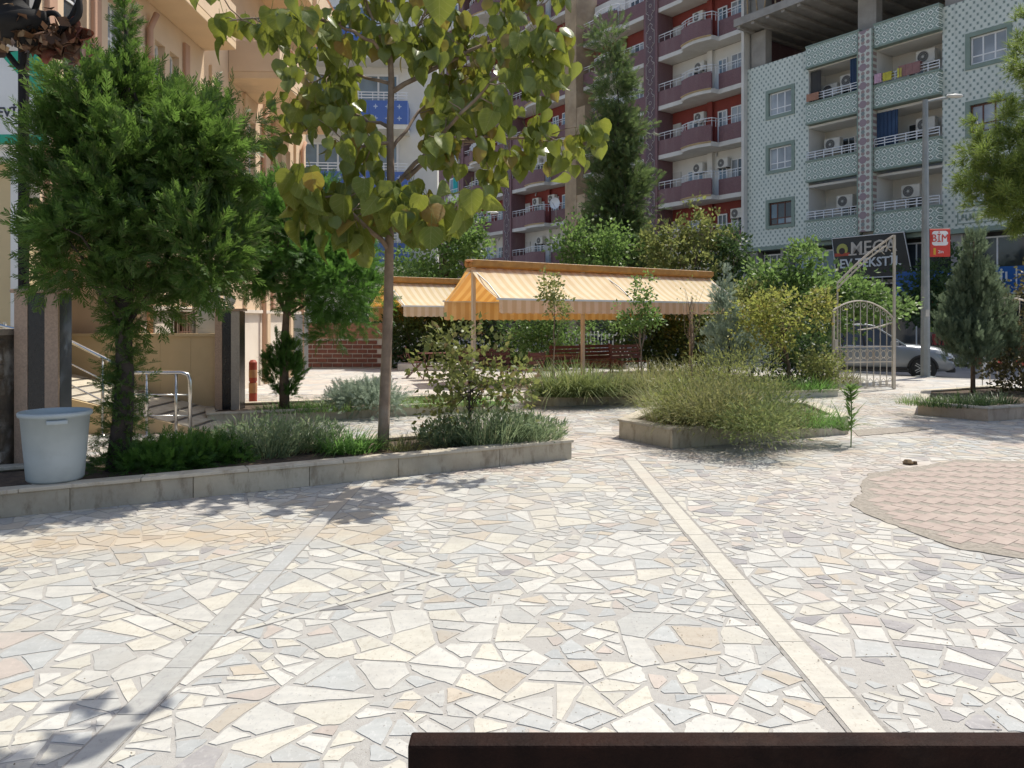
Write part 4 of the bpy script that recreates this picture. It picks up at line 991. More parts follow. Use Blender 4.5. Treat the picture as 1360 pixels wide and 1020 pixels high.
# --- maroon block with white balconies
brickm = None
def M_maroon():
    m, nt, b = newmat('maroon_brick'); p = coord(nt, 'obj'); x, y, z = xyz(nt, p)
    n = noise(nt, p, 1.2, 4); n2 = noise(nt, p, 30, 3, .6, (.4, .4, 1.6))
    col = mixc(nt, n2.smooth(.3, .7), (0.215, 0.11, 0.115), (0.14, 0.073, 0.08)); col = mixc(nt, (z/.08).fract().lt(.16)*.35, col, (0.24, 0.17, 0.17)); col = mixc(nt, n.smooth(.4, .7)*.3, col, (0.20, 0.13, 0.13)); w = noise(nt, p, 2.2, 6, .7, (1, 1, .15)); col = mixc(nt, w.smooth(.5, .75)*.5, col, (0.26, 0.19, 0.18))
    setc(nt, b, col); b.inputs['Roughness'].default_value = .7; return m
brickm = M_maroon()
redw = M_plain('wall_red', (0.27, 0.055, 0.042), (0.22, 0.045, 0.036), .8, 1.0); whw = inner_w
slabw = M_plain('slab_white', (0.66, 0.64, 0.59), (0.58, 0.56, 0.51), .8, 1.3, dirt=(0.42, 0.38, 0.32), dirt_amt=.4)
goldm = M_plain('gold_trim', (0.48, 0.34, 0.17), (0.4, 0.28, 0.14), .6, 3)
tanst = M_plain('tan_cladding', (0.42, 0.31, 0.19), (0.30, 0.215, 0.13), .75, 1.1, .1, dirt=(0.55, 0.45, 0.32), dirt_amt=.6)
orn_m = M_plain('ornament_silver', (0.50, 0.45, 0.43), None, .6)
FH = 3.1; Z0 = 5.85                                    # floor level of storey 0
def bay_outline(s, W):
    pts = [(0, -.35), (1.95, -.35), (2.25, -.55)]
    for i in range(7):
        a = i/6; pts.append((2.25+a*(W-4.05), -.55-.42*math.sin(PI*(.12+.76*a))))
    pts += [(W-1.75, -.42), (W-1.75, -.12), (W, -.12)]
    return [(s*x, y) for x, y in pts]
def make_balcony(s, W):
    t = bpy.data.objects.new('balcony', None); COL.objects.link(t)
    o = bay_outline(s, W); ip = [(s*W, .9), (0, .9)]
    q = MB(); q.prism(o+ip, -.26, 0); q.build('slab', slabw, t)
    def wall(pts, h0, h1, th, name, mat):
        q = MB(); n = len(pts)
        for i in range(n-1):
            A, B = Vector((*pts[i], 0)), Vector((*pts[i+1], 0)); q.prism([A, B, B+Vector((0, th, 0)), A+Vector((0, th, 0))], h0, h1)
        return q.build(name, mat, t)
    wall(o[0:3], .0, .92, .1, 'parapet', brickm); wall(o[3:10], .0, .98, .1, 'parapet', brickm); wall(o[11:13], .0, .92, .1, 'parapet', brickm)
    tr = [(x, y-.03) for x, y in o[3:10]]
    q = MB(); q.tube([(x, y, -.02) for x, y in tr], .05, 6); q.tube([(x*.995, y+.08, -.22) for x, y in tr], .045, 6); q.build('gold_moulding', goldm, t)
    q = MB(); path = [Vector((x, y+.05, 1.38)) for x, y in o]; path2 = [p-Vector((0, 0, .16)) for p in path]
    q.tube(path, .028, 6); q.tube(path2, .016, 5)
    for i in range(len(path)-1):
        L = (path[i+1]-path[i]).length; n = max(1, round(L/.55))
        for k in range(n): p = path[i].lerp(path[i+1], k/n); q.tube([p, p-Vector((0, 0, .5))], .018, 5)
    q.build('railing', rail_w, t)
    return t
def bay(B, x0, s, W, floors, wallfirst):
    bal = None
    q = MB(); xa, xb = sorted((x0, x0+s*W))
    for k in floors:
        z = Z0+FH*k
        if bal is None: bal = make_balcony(s, W); bal.parent = B; o = bal
        else: o = copy_tree(bal, B)
        o.location = (x0, 0, z)
        q = MB(); q.box(xa, xb, .95, 1.1, z, z+FH-.26); q.build('recess_wall', redw if (k+wallfirst) % 2 else whw, B)
        q = MB(); q.box(xa+W*.47, xa+W*.53, .75, .95, z, z+FH-.27); q.build('pier', redw if (k+wallfirst) % 2 else whw, B)
        c = lambda a, b: tuple(sorted((x0+s*a, x0+s*b)))
        a, b = c(1.3, 2.6); window(B, a, b, z+.35, z+2.0, .9, 3, fr=.07)
        a, b = c(3.7, 4.4); window(B, a, b, z+.05, z+2.15, .9, 2, fr=.08, name='door')
        a, b = c(W-1.65, W-.2); window(B, a, b, z+.95, z+2.2, .9, 3, fr=.07)
        a, b = c(.1, .75); q = MB(); q.box(a, b, .86, .94, z, z+2.1); q.build('shutter_door', slabw, B)
        if rs.random() < .5:
            xx = x0+s*rs.uniform(1.2, W-1); q = MB(); q.tube([(xx, .93, z+2.8), (xx, .86, z+2.7), (xx, .84, z+2.55)], .05, 6); q.build('wall_lamp', rail_w, B)
def ornament():
    q = MB(); r = .022
    for s in (-1, 1):
        q.tube([(s*.2, 0, -.35), (s*.36, 0, -.42), (s*.36, 0, .42), (s*.2, 0, .35)], r, 4)
        q.tube([(s*.36, 0, .42), (s*.22, 0, .5), (s*.1, 0, .62), (s*.2, 0, .78), (0, 0, .95)], r, 4)
        q.tube([(s*.36, 0, -.42), (s*.22, 0, -.5), (s*.1, 0, -.62), (s*.2, 0, -.78), (0, 0, -.95)], r, 4)
    q.tube([(.11*math.cos(a*PI/4), 0, .11*math.sin(a*PI/4)) for a in range(9)], r, 4)
    return q.fix('ornament')
ORN = None
def column_orn(B, x, w, z0, z1):
    global ORN
    q = MB(); q.box(x-w/2, x+w/2, -.45, 1.0, z0, z1); q.build('pilaster', brickm, B)
    q = MB(); q.box(x-w*.33, x+w*.33, -.462, -.448, z0, z1); q.build('pilaster_inlay', M_plain('inlay', (0.13, 0.085, 0.095), None, .7) if 'inlay' not in bpy.data.materials else bpy.data.materials['inlay'], B)
    ORN = ORN or ornament(); z = z0+1
    while z < z1-1: link('ornament', ORN, orn_m, B, (x, -.475, z)); z += 2.07
def block(t0, name, label, zs, right_f, left_f, W, wf):
    B = thing('apartment_building', label, 'building', FW(t0), FROT); top = Z0+FH*zs
    q = MB(); q.box(-W-.6, W+.6, 1.12, 14, 0, top); q.build('core', brickm, B)
    q = MB(); q.box(-W-.6, W+.6, .3, 1.1, 0, Z0+FH*right_f[0]-.3); q.build('base_wall', darkin, B)
    column_orn(B, 0, 1.2, 0, top)
    bay(B, .6, 1, W, right_f, wf); bay(B, -.6, -1, W, left_f, wf)
    return B
PK = block(9.3, 'apartment_building', 'maroon and white apartment block with bowed balconies next to the green tiled block', 6, range(-1, 6), range(-1, 6), 6.35, 1)
q = MB(); q.box(6.96, 7.14, -.3, 1.2, 0, 25); q.build('corner_strip', slabw, PK)
q = MB(); q.box(-8.25, -7.0, -.75, 1.2, 0, 25); q.build('stone_band', tanst, PK)
for z in (8.6, 14.8): q = MB(); q.box(-7.0, -6.1, -.72, .6, z, z+1.9); q.build('stone_band', tanst, PK)
PK2 = block(25.35, 'apartment_building', 'farther maroon apartment block with bowed balconies behind the heart leaved tree', 9, range(-1, 9), range(-1, 9), 6.5, 0)
q = MB(); q.box(-14.6, -7.1, -.2, 10, 0, 34); q.build('side_wing', brickm, PK2)
for k in range(-1, 8):
    z = Z0+FH*k
    window(PK2, -9.4, -7.9, z+.9, z+2.4, -.22, 2, fr=.1, gmat=glass_blue); 
    q = MB(); q.box(-9.6, -7.7, -.34, -.21, z+.35, z+.85); q.build('window_sill', slabw, PK2)
    q = MB()
    for i in range(8): x = -9.5+i*.245; q.box(x, x+.03, -.38, -.35, z+.85, z+1.3)
    q.box(-9.55, -7.75, -.385, -.345, z+1.3, z+1.34); q.build('railing', rail_w, PK2)
    window(PK2, -12.6, -11.4, z+.9, z+2.4, -.22, 2, fr=.1, gmat=glass_blue)
    q = MB(); q.box(-10.2, -10.05, -.3, -.205, z-.6, z+2.5); q.build('white_strip', slabw, PK2)
q = MB(); n = 8
for i in range(n): q.box(-8.65+i*.09, -8.65+(i+1)*.09, -.32-(.03 if i % 2 else 0), -.27, Z0+FH*2+.9, Z0+FH*2+2.4)
q.build('turquoise_curtain', M_plain('turquoise', (.03, .42, .42), (.02, .34, .36), .8, 3), PK2)
def pk_ac(t0, x, k, lab, dz=1.75): place_ac(FW(t0-x, -.55, Z0+FH*k+dz), FROT, lab, 'air conditioners on the maroon blocks', .95)
for (x, k, lab) in ((3.0, 4, 'top red wall right of the ornamented pilaster'), (3.1, 3, 'white wall of the fourth floor right of the ornamented pilaster'), (3.1, 2, 'red wall of the third floor right of the ornamented pilaster'), (3.0, 1, 'white wall of the second floor, left of two'), (4.9, 1, 'white wall of the second floor, right of two'), (5.9, 0, 'red wall of the first floor near the green tiled block'), (-2.2, 3, 'white wall beside the tall cypress, left of the ornamented pilaster')):
    pk_ac(9.3, x, k, 'air conditioner on the '+lab)
for (x, k, lab) in ((2.6, 2, 'third floor right of the far block pilaster'), (2.5, 1, 'second floor nearest the far block pilaster'), (3.0, 0, 'first floor right of the far block pilaster'), (-2.5, 2, 'third floor left of the far block pilaster'), (4.5, 1, 'second floor beside the tan stone band')): pk_ac(25.35, x, k, 'air conditioner on the '+lab)
# --- white block with blue tiled balconies
WB = thing('apartment_building', 'white apartment building with blue tiled balconies behind the peach building', 'building', (-7.6, 34.0, 0), R(3))
whitew = M_plain('render_white', (0.74, 0.73, 0.68), (0.68, 0.67, 0.62), .85, 1.0)
q = MB(); q.box(-8, 4.3, 0, 1.6, 0, 20); q.build('wall', whitew, WB)
def M_bluetile():
    m, nt, b = newmat('blue_tiles'); x, y, z = xyz(nt, coord(nt, 'obj'))
    a = ((x/.5).fract()-.5).abs(); c = ((z/.5).fract()-.5).abs(); st = (a+c).lt(.14).max((a.min(c).lt(.035))*(a.max(c)).lt(.2))
    setc(nt, b, mixc(nt, st, (0.06, 0.13, 0.40), (0.40, 0.48, 0.64))); b.inputs['Roughness'].default_value = .35; return m
bt = M_bluetile()
for k in range(1, 5):
    z = .9+3.02*k
    b = bpy.data.objects.new('balcony', None); COL.objects.link(b); b.parent = WB; b.location = (0, 0, z)
    q = MB(); q.box(-2.2, 3.1, -1.3, 0, -.2, 0); q.build('slab', whitew, b)
    q = MB(); q.box(-2.2, 3.1, -1.32, -1.22, 0, 1.0); q.box(3.0, 3.1, -1.22, -.002, 0, 1.0); q.build('parapet', bt, b)
    q = MB()
    for i in range(12): x = -2.15+i*.47; q.box(x, x+.03, -1.29, -1.26, 1.0, 1.35)
    for zz in (1.1, 1.22, 1.34): q.box(-2.2, 3.1, -1.3, -1.25, zz, zz+.035)
    q.build('railing', rail_w, b)
    window(WB, -1.8, 2.6, z+1.0, z+2.5, -.04, 5, fr=.09, gmat=glass_blue)

# satellite dishes on the far block
for i, (t_, z_, lab) in enumerate(((18.6, 9.6, 'white satellite dish on a far maroon balcony beside the tan stone band'), (29.5, 15.7, 'white satellite dish on an upper balcony of the far maroon block'))):
    q = thing('satellite_dish', lab, 'satellite dish', FW(t_, .75, z_), FROT+R(25)); b = MB(); b.lathe([(0, .12), (.2, .1), (.36, .02), (.42, -.06)], 20, (0, -.15, .6), 'y'); b.build('dish', rail_w, q, smooth=True)
    b = MB(); b.tube([(0, 0, -.3), (0, 0, .6)], .03, 6); b.tube([(0, -.1, .3), (0, -.6, .6)], .015, 5); b.build('mast', galv0 if False else conc, q)
# ------------------------------------------------------------------ awnings and furniture
def M_awning():
    m = bpy.data.materials.new('striped_canvas'); m.use_nodes = True; nt = m.node_tree; b = nt.nodes['Principled BSDF']
    x, y, z = xyz(nt, coord(nt, 'obj'))
    s = (x/.27).fract(); n = noise(nt, coord(nt, 'obj'), 2.0, 4)
    f = s.smooth(.0, .12)*(s*-1.0+1.0).smooth(.38, .5)
    col = mixc(nt, f, (0.75, 0.62, 0.39), (0.81, 0.73, 0.55)); col = mixc(nt, n.smooth(.45, .7)*.35, col, (0.66, 0.52, 0.33)); st = noise(nt, coord(nt, 'obj'), 5, 6, .7, (1, .25, 1)); col = mixc(nt, st.smooth(.55, .75)*.35, col, (0.45, 0.35, 0.24))
    setc(nt, b, col); b.inputs['Roughness'].default_value = .85; b.inputs['Specular IOR Level'].default_value = .1
    t = nt.nodes.new('ShaderNodeBsdfTranslucent'); tc = mixc(nt, f, (0.66, 0.25, 0.02), (0.84, 0.40, 0.05)); nt.links.new(tc.s, t.inputs[0])
    mx = nt.nodes.new('ShaderNodeMixShader'); mx.inputs[0].default_value = .36
    nt.links.new(b.outputs[0], mx.inputs[1]); nt.links.new(t.outputs[0], mx.inputs[2]); nt.links.new(mx.outputs[0], nt.nodes['Material Output'].inputs[0]); return m
canvas = M_awning(); postm = M_plain('awning_post', (0.60, 0.52, 0.42), (0.52, 0.45, 0.36), .6, 3)
fringe = M_plain('awning_cassette', (0.48, 0.24, 0.06), (0.36, 0.17, 0.045), .8, 5)
AD = Vector((.83, .557, 0)); AROT = math.atan2(AD.y, AD.x)
def sheet(nx, ny, fn): 
    v = [fn(i/nx, j/ny) for j in range(ny+1) for i in range(nx+1)]
    f = [(j*(nx+1)+i, j*(nx+1)+i+1, (j+1)*(nx+1)+i+1, (j+1)*(nx+1)+i) for j in range(ny) for i in range(nx)]
    return v, f
def awning(loc, L, ridge, eave, w, label, posts):
    t = thing('awning', label, 'awning', loc, AROT, 'striped awnings over the seating')
    q = MB(); q.add(*sheet(40, 8, lambda a, b: (a*L+.05*b, -.06-(w-.06)*b, ridge-.22-(ridge-.22-eave)*b-.07*math.sin(PI*b)*(1+.3*math.sin(a*L*1.1))-.02*math.sin(a*L*5.2+2*b)*b-.008*math.sin(a*L*17+5*b)))); q.build('canvas_front', canvas, t, smooth=True, fix=False)
    q = MB(); q.add(*sheet(40, 8, lambda a, b: (a*L+.05*b, .06+(w-.06)*b, ridge-.22-(ridge-.22-eave)*b-.05*math.sin(PI*b)-.012*math.sin(a*L*6)*b))); q.build('canvas_back', canvas, t, smooth=True, fix=False)
    for sgn, hh in ((-1, .30), (1, .46)):
        q = MB(); q.add(*sheet(int(L*16), 4, lambda a, b: (a*L+.05, sgn*(w+.012*math.sin(a*L*9)*b+.02), eave-.02-hh*b-(.03*abs(math.sin(a*L*PI/.22)) if b == 1 else 0)))); q.build('valance', canvas, t, smooth=True, fix=False)
        q = MB(); q.box(0.0, L+.08, sgn*w-.02, sgn*w+.025, eave-.02, eave+.025); q.build('front_bar', white_m, t)
    q = MB(); q.box(-.02, L+.02, -.13, .13, ridge-.045, ridge); 
    q.build('ridge_cover', canvas, t, bevel=.01, seg=1)
    for sgn in (-1, 1):
        q = MB(); q.tube([(0.0, sgn*.11, ridge-.13), (L, sgn*.11, ridge-.13)], .075, 10); q.build('roller', fringe, t, smooth=True)
        q = MB(); q.add(*sheet(int(L*14), 2, lambda a, b: (a*L, sgn*(.2+.01*math.sin(a*40)), ridge-.02-.13*b-(.02*abs(math.sin(a*L*PI/.2)) if b == 1 else 0)))); q.build('ridge_fringe', fringe, t, fix=False)
    for x in (.12, L*.5, L-.12):
        for sgn in (-1, 1):
            q = MB(); q.tube([(x, sgn*.1, ridge-.3), (x, sgn*w*.55, ridge-.62), (x, sgn*(w-.02), eave+.0)], .018, 6); q.build('folding_arm', white_m, t)
    for x in posts:
        q = MB(); q.box(x-.045, x+.045, -.045, .045, 0, ridge-.05); q.build('post', postm, t, bevel=.006, seg=1)
    return t
awning((-1.1, 19.5, 0), 8.8, 3.18, 2.15, 1.33, 'large orange and cream striped awning with a double slope over red wooden seating', (.15, 3.7, 8.0))
awning((-4.3, 26.0, 0), 7.0, 3.12, 2.1, 1.35, 'smaller striped awning standing behind the large one by the brick wall', (.12, 3.5, 6.8))
redwood = M_plain('red_wood', (0.13, 0.035, 0.022), (0.085, 0.022, 0.015), .55, 5, .15)
def slats(q, n, x0, x1, y0, y1, z, th=.018): 
    for i in range(n): a = y0+(y1-y0)*i/n; q.box(x0, x1, a+.006, a+(y1-y0)/n-.006, z, z+th)
def make_chair():
    t = thing('folding_chair', 'x', 'chair')
    for i in range(5): q = MB(); q.box(-.2, .2, -.2+i*.08, -.2+i*.08+.066, .44, .458); q.build('seat_slat', redwood, t)
    for i in range(3): q = MB(); q.box(-.2, .2, .225+i*.012, .243+i*.012, .60+i*.10, .60+i*.10+.075); q.build('back_slat', redwood, t)
    for sx in (-.215, .215):
        q = MB(); q.tube([(sx, -.2, 0), (sx, .1, .44), (sx, .27, .9)], .016, 6); q.build('leg', redwood, t)
        q = MB(); q.tube([(sx*.93, .24, 0), (sx*.93, -.2, .45)], .016, 6); q.build('leg', redwood, t)
    q = MB(); q.box(-.2, .2, .2, .22, .16, .185); q.build('stretcher', redwood, t)
    return t
def make_table():
    t = thing('folding_table', 'x', 'table')
    for i in range(7): q = MB(); q.box(-.55, .55, -.35+i*.1, -.35+i*.1+.085, .72, .742); q.build('top_slat', redwood, t)
    for sx in (-.42, .42):
        q = MB(); q.tube([(sx, -.3, 0), (sx, .28, .72)], .02, 6); q.build('leg', redwood, t)
        q = MB(); q.tube([(sx*.95, .3, 0), (sx*.95, -.28, .72)], .02, 6); q.build('leg', redwood, t)
    q = MB(); q.box(-.4, .4, -.01, .01, .35, .38); q.build('stretcher', redwood, t)
    return t
def make_bench():
    t = thing('wooden_bench', 'x', 'bench')
    for i in range(4): q = MB(); q.box(-.6, .6, -.2+i*.1, -.2+i*.1+.085, .43, .45); q.build('seat_slat', redwood, t)
    for i in range(4): q = MB(); q.box(-.6, .6, .225+i*.015, .245+i*.015, .52+i*.105, .52+i*.105+.085); q.build('back_slat', redwood, t)
    for sx in (-.52, .52):
        q = MB(); q.tube([(sx, -.18, 0), (sx, -.18, .43)], .025, 6); q.build('leg', redwood, t)
        q = MB(); q.tube([(sx, .22, 0), (sx, .24, .5), (sx, .3, .95)], .025, 6); q.build('leg', redwood, t)
    return t
CH, TB, BE = make_chair(), make_table(), make_bench(); first = {CH: 1, TB: 1, BE: 1}
def put(src, x, y, rz, label, cat, group):
    o = src if first[src] else copy_tree(src); first[src] = 0
    o.location = (x, y, 0); o.rotation_euler = (0, 0, rz); tag(o, label, cat, group)
v = G(704, 517); put(CH, v.x+.05, v.y+.1, R(205), 'red brown folding chair beside the planter of tall grass', 'chair', 'folding chairs under the awning')
v = G(722, 512); put(TB, v.x+.25, v.y+.3, R(30), 'red brown slatted folding table beside the planter of tall grass', 'table', 'folding tables under the awning')
v = G(652, 513); put(BE, v.x, v.y+.3, R(20), 'red slatted bench behind the rose bush', 'bench', 'slatted benches under the awning')
v = G(612, 511); put(CH, v.x, v.y, R(190), 'red folding chair behind the rose bush at the awning post', 'chair', 'folding chairs under the awning')
v = G(551, 502); put(CH, v.x, v.y, R(100), 'orange red folding chair beside the heart leaved tree trunk', 'chair', 'folding chairs under the awning')
v = G(585, 504); put(TB, v.x, v.y, R(25), 'slatted folding table between red chairs under the large awning', 'table', 'folding tables under the awning')
for px, py, lab in ((800, 500, 'red slatted bench under the middle of the large awning'), (838, 500, 'red slatted bench in front of the dark shrubs under the large awning'), (760, 503, 'red slatted bench behind the tall grass planter')):
    v = G(px, py); put(BE, v.x, v.y, R(35), lab, 'bench', 'slatted benches under the awning')
# low brick wall with white picket fence beyond the seating
fw = thing('picket_fence', 'white picket fence on a low red brick wall behind the large awning', 'fence', SL(-9.5, -1.6), math.atan2(LD.y, LD.x))
q = MB(); q.box(-12, 1.6, .02, .26, 0, .42); q.build('wall_core', mortar, fw)
for r_ in range(3):
    for c_ in range(44):
        x = -12+c_*.305+(.15 if r_ % 2 else 0); q = MB(); q.box(x, x+.285, -.005, .03, .03+r_*.13, .03+r_*.13+.11); q.build('brick', rbm, fw)
q = MB(); q.box(-12, 1.6, -.03, .3, .42, .48); q.build('coping', kerb_mat, fw)
for i in range(95):
    x = -11.9+i*.142; q = MB(); q.box(x, x+.035, .12, .145, .48, 1.25); q.build('picket', rail_w, fw)
for z in (.6, 1.12): q = MB(); q.box(-12, 1.6, .15, .175, z, z+.04); q.build('rail', rail_w, fw)
# ------------------------------------------------------------------ metal gate, tall post, arch brace
gate_m = M_plain('gate_cream', (0.60, 0.54, 0.45), (0.50, 0.45, 0.37), .55, 4, .1, dirt=(0.32, 0.22, 0.14), dirt_amt=.6)
ga, gb = Vector((7.42, 17.85, 0)), Vector((9.07, 18.4, 0)); gd = gb-ga; GW = gd.length
gt = thing('metal_gate', 'cream painted metal gate leaf with arched top and ring ornament', 'gate', ga, math.atan2(gd.y, gd.x))
def arch(x): u = x/GW; return 1.70+.40*math.sin(PI*min(1, max(0, .12+.88*u*1.0)))**.8 if u < .6 else 1.70+.40*math.sin(PI*(.12+.88*u))**.8
for x in (0, GW): q = MB(); q.box(x-.025, x+.025, -.025, .025, .02, arch(x)); q.build('stile', gate_m, gt)
q = MB(); q.tube([(GW*i/16, 0, arch(GW*i/16)) for i in range(17)], .02, 6); q.build('top_rail', gate_m, gt)
q = MB(); q.tube([(GW*i/10, 0, arch(GW)-.10-.14*(1-i/10)-.1*math.sin(PI*i/10)) for i in range(4, 11)], .016, 6); q.build('curved_brace', gate_m, gt)
nb = 9
for i in range(1, nb): x = GW*i/nb; q = MB(); q.tube([(x, 0, .08), (x, 0, arch(x))], .011, 6); q.build('bar', gate_m, gt)
for z in (.08, .66, 1.02): q = MB(); q.box(.026, GW-.026, -.012, .012, z-.012, z+.012); q.build('cross_rail', gate_m, gt)
for i in range(nb):
    x = GW*(i+.5)/nb
    q = MB(); q.tube([(x+.075*math.cos(a*PI/7), 0, .84+.085*math.sin(a*PI/7)) for a in range(15)], .009, 5); q.build('ring', gate_m, gt)
    for z0, s in ((.97, -1), (.71, 1)):
        q = MB(); q.tube([(x+.07*math.cos(a*PI/6), 0, z0+s*.045*math.sin(a*PI/6)) for a in range(7)], .008, 5); q.build('scroll', gate_m, gt)
    q = MB(); q.tube([(x-.07, 0, .1), (x-.06, 0, .22), (x, 0, .27), (x+.06, 0, .22), (x+.07, 0, .1)], .008, 5); q.build('scroll', gate_m, gt)
    q = MB(); zt = arch(x)-.1; q.tube([(x+.05*math.cos(a*PI/5), 0, zt+.05*math.sin(a*PI/5)) for a in range(11)], .008, 5); q.build('scroll', gate_m, gt)
q = MB(); q.box(.01, .09, -.04, .04, .95, 1.2); q.build('lock_case', gate_m, gt)
ap = thing('gate_arch', 'tall cream gate post with a sloping ornamental arch brace', 'arch', (9.12, 18.45, 0))
q = MB(); q.box(-.026, .026, -.026, .026, 0, 3.68); q.build('post', gate_m, ap)
def br(off): return [(-.02-1.25*t, .18*t, 3.66+off-1.12*t-.16*math.sin(PI*t)*-1*.5) for t in [i/8 for i in range(9)]]
q = MB(); q.tube(br(0), .025, 6); q.build('brace', gate_m, ap); q = MB(); q.tube(br(-.12)[1:], .018, 6); q.build('brace', gate_m, ap)
q = MB(); 
for i in range(1, 8): a = br(0)[i]; b = br(-.12)[i]; q.tube([a, b], .008, 4)
q.tube([(-.08, 0, 3.3), (-.2, .03, 3.42), (-.3, .04, 3.3), (-.22, .03, 3.22)], .01, 5); q.build('scrollwork', gate_m, ap)
q = MB(); q.tube([(-1.28, .18, 0), (-1.28, .18, 2.55)], .022, 6); q.build('post', gate_m, ap)
# second gate arch farther right
g2 = thing('gate_arch', 'pale curved gate top behind the blue cypress', 'arch', (11.6, 18.2, 0), R(10))
q = MB(); q.tube([(-.6+1.8*i/10, 0, 1.75+.42*math.sin(PI*(i/10*.75+.2))) for i in range(11)], .025, 6); q.build('top_rail', gate_m, g2)
for i in range(9): x = -.6+1.8*i/9; q = MB(); q.tube([(x, 0, .02), (x, 0, 1.75+.42*math.sin(PI*(i/9*.75+.2)))], .012, 5); q.build('bar', gate_m, g2)
bar = thing('road_barrier', 'red and white striped barrier beyond the tan planter', 'barrier', (14.6, 21.6, -.13), R(-35))
rw_m, nt_, b_ = newmat('red_white'); x_, y_, z_ = xyz(nt_, coord(nt_, 'obj')); setc(nt_, b_, mixc(nt_, (x_/.5).fract().lt(.5), (.75, .74, .72), (.55, .08, .05)))
for z in (.5, .95): q = MB(); q.box(-1.5, 1.8, -.02, .02, z, z+.18); q.build('board', rw_m, bar)
for x in (-1.2, 1.5): q = MB(); q.tube([(x, 0, 0), (x, 0, 1.2)], .03, 8); q.build('post', rail_w, bar)
# ------------------------------------------------------------------ street lamp with its sign
galv = M_plain('galvanised_pole', (0.28, 0.30, 0.30), (0.22, 0.24, 0.24), .55, 3, .1, metal=.3, dirt=(0.45, 0.44, 0.42), dirt_amt=.4)
SLP = G(1229, 501); lamp = thing('street_lamp', 'tall grey street lamp post beside the parked car', 'street lamp', SLP)
q = MB(); q.tube([(0, 0, 0), (0, 0, 1.5), (0, 0, 8.0)], [.135, .125, .075], 8); q.build('pole', galv, lamp)
q = MB(); q.box(-.2, .2, -.2, .2, 0, .03); q.build('base_plate', galv, lamp)
q = MB(); q.tube([(0, 0, 7.93), (.3, -.02, 8.0), (.62, -.05, 8.05)], .035, 8); q.build('arm', galv, lamp)
q = MB(); q.lathe([(0, -.24), (.07, -.2), (.1, 0), (.085, .17), (.04, .24), (0, .25)], 16, (0, 0, 0), 'x'); o = q.build('lamp_head', M_plain('lamp_head', (.55, .54, .5), None, .5), lamp, smooth=True); o.location = (.80, -.06, 8.09); o.scale = (1, 1, .6)
q = MB(); q.box(-.06, .05, -.129, -.124, 1.75, 1.95); q.build('sticker', kerb_mat, lamp)
sb = thing('hanging_sign', 'red sign with BİM in a white rounded box on the lamp post', 'sign', SLP+Vector((.11, 0, 0)), R(-6))
redp = M_plain('sign_red', (0.62, 0.045, 0.025), (0.56, 0.04, 0.022), .4, 2); wr = M_plain('sign_white', (.8, .8, .79), None, .4)
q = MB(); q.box(0, .56, -.04, .04, 3.47, 4.27); q.build('board', redp, sb, bevel=.006, seg=1)
q = MB(); pts = []
for cx_, cz_, a0 in ((.42, .66, 0), (.14, .66, 90), (.14, .40, 180), (.42, .40, 270)):
    for k in range(5): a = R(a0+k*22.5); pts.append((cx_+.08*math.cos(a), cz_+.08*math.sin(a)))
q.add([(x, -.045, 3.47+z) for x, z in pts], [tuple(range(len(pts)))]); q.build('white_panel', wr, sb, fix=False)
link('lettering', text_mesh('BİM', .32, .006, 'CENTER', .0, .84), redp, sb, (.28, -.05, 3.99))
link('lettering', text_mesh('2in', .13, .004, 'LEFT', .0), wr, sb, (.22, -.045, 3.61))
q = MB(); q.box(.1, .16, -.046, -.042, 3.53, 3.72); q.build('yellow_mark', M_plain('mark_yellow', (.7, .4, .03), None, .5), sb)
for z in (3.6, 4.12): q = MB(); q.box(-.12, -.002, -.02, .02, z, z+.04); q.build('bracket', galv, sb)
l2 = thing('street_lamp', 'far street lamp with a white head in front of the maroon block', 'street lamp', P(628, 425, 40)*Vector((1, 1, 0)) if False else Vector((P(628, 300, 40).x, 40, -.13)))
q = MB(); q.tube([(0, 0, 0), (0, 0, 7.2)], [.11, .07], 8); q.build('pole', galv, l2); q = MB(); q.tube([(0, 0, 7.1), (.4, 0, 7.25), (.8, 0, 7.3)], .03, 6); q.build('arm', galv, l2)
q = MB(); q.lathe([(0, -.3), (.09, -.24), (.13, 0), (.1, .2), (0, .3)], 14, (0, 0, 0), 'x'); o = q.build('lamp_head', M_plain('lamp_head_white', (.74, .72, .68), None, .5), l2, smooth=True); o.location = (1.05, 0, 7.33); o.scale = (1, 1, .6)
# ------------------------------------------------------------------ grey SUV
cz0 = -.13
CARROT = R(-24)
car = thing('parked_car', 'grey SUV parked at the kerb behind the metal gate', 'car', SL(-.95, 1.5, cz0), CARROT)
paint = M_plain('car_paint_grey', (0.25, 0.27, 0.29), (0.24, 0.26, 0.28), .3, 1, metal=.35, spec=.6); trim_m = M_plain('car_trim', (0.02, 0.02, 0.021), None, .6); tyre_m = M_plain('tyre', (0.018, 0.018, 0.018), (0.03, 0.03, 0.03), .85, 20)
chrome = M_plain('alloy', (0.55, 0.56, 0.57), None, .3, metal=.9); cglass = M_glass('car_glass', (0.05, 0.06, 0.065), .05); wglass = M_glass('windscreen', (0.30, 0.37, 0.36), .05)  # windscreen base colour kept pale to stand in for the reflected sky
def ring(x, w, zb, zs, zt, wt):                        # lower hull section
    h = [(0, zb), (w*.86, zb), (w*.97, zb+.12), (w, zb+.34), (w*.985, zs-.12), (w*.95, zs), (wt, zt), (wt*.5, zt+.018), (0, zt+.022)]
    return [(x, y, z) for y, z in h]+[(x, -y, z) for y, z in h[-2:0:-1]]
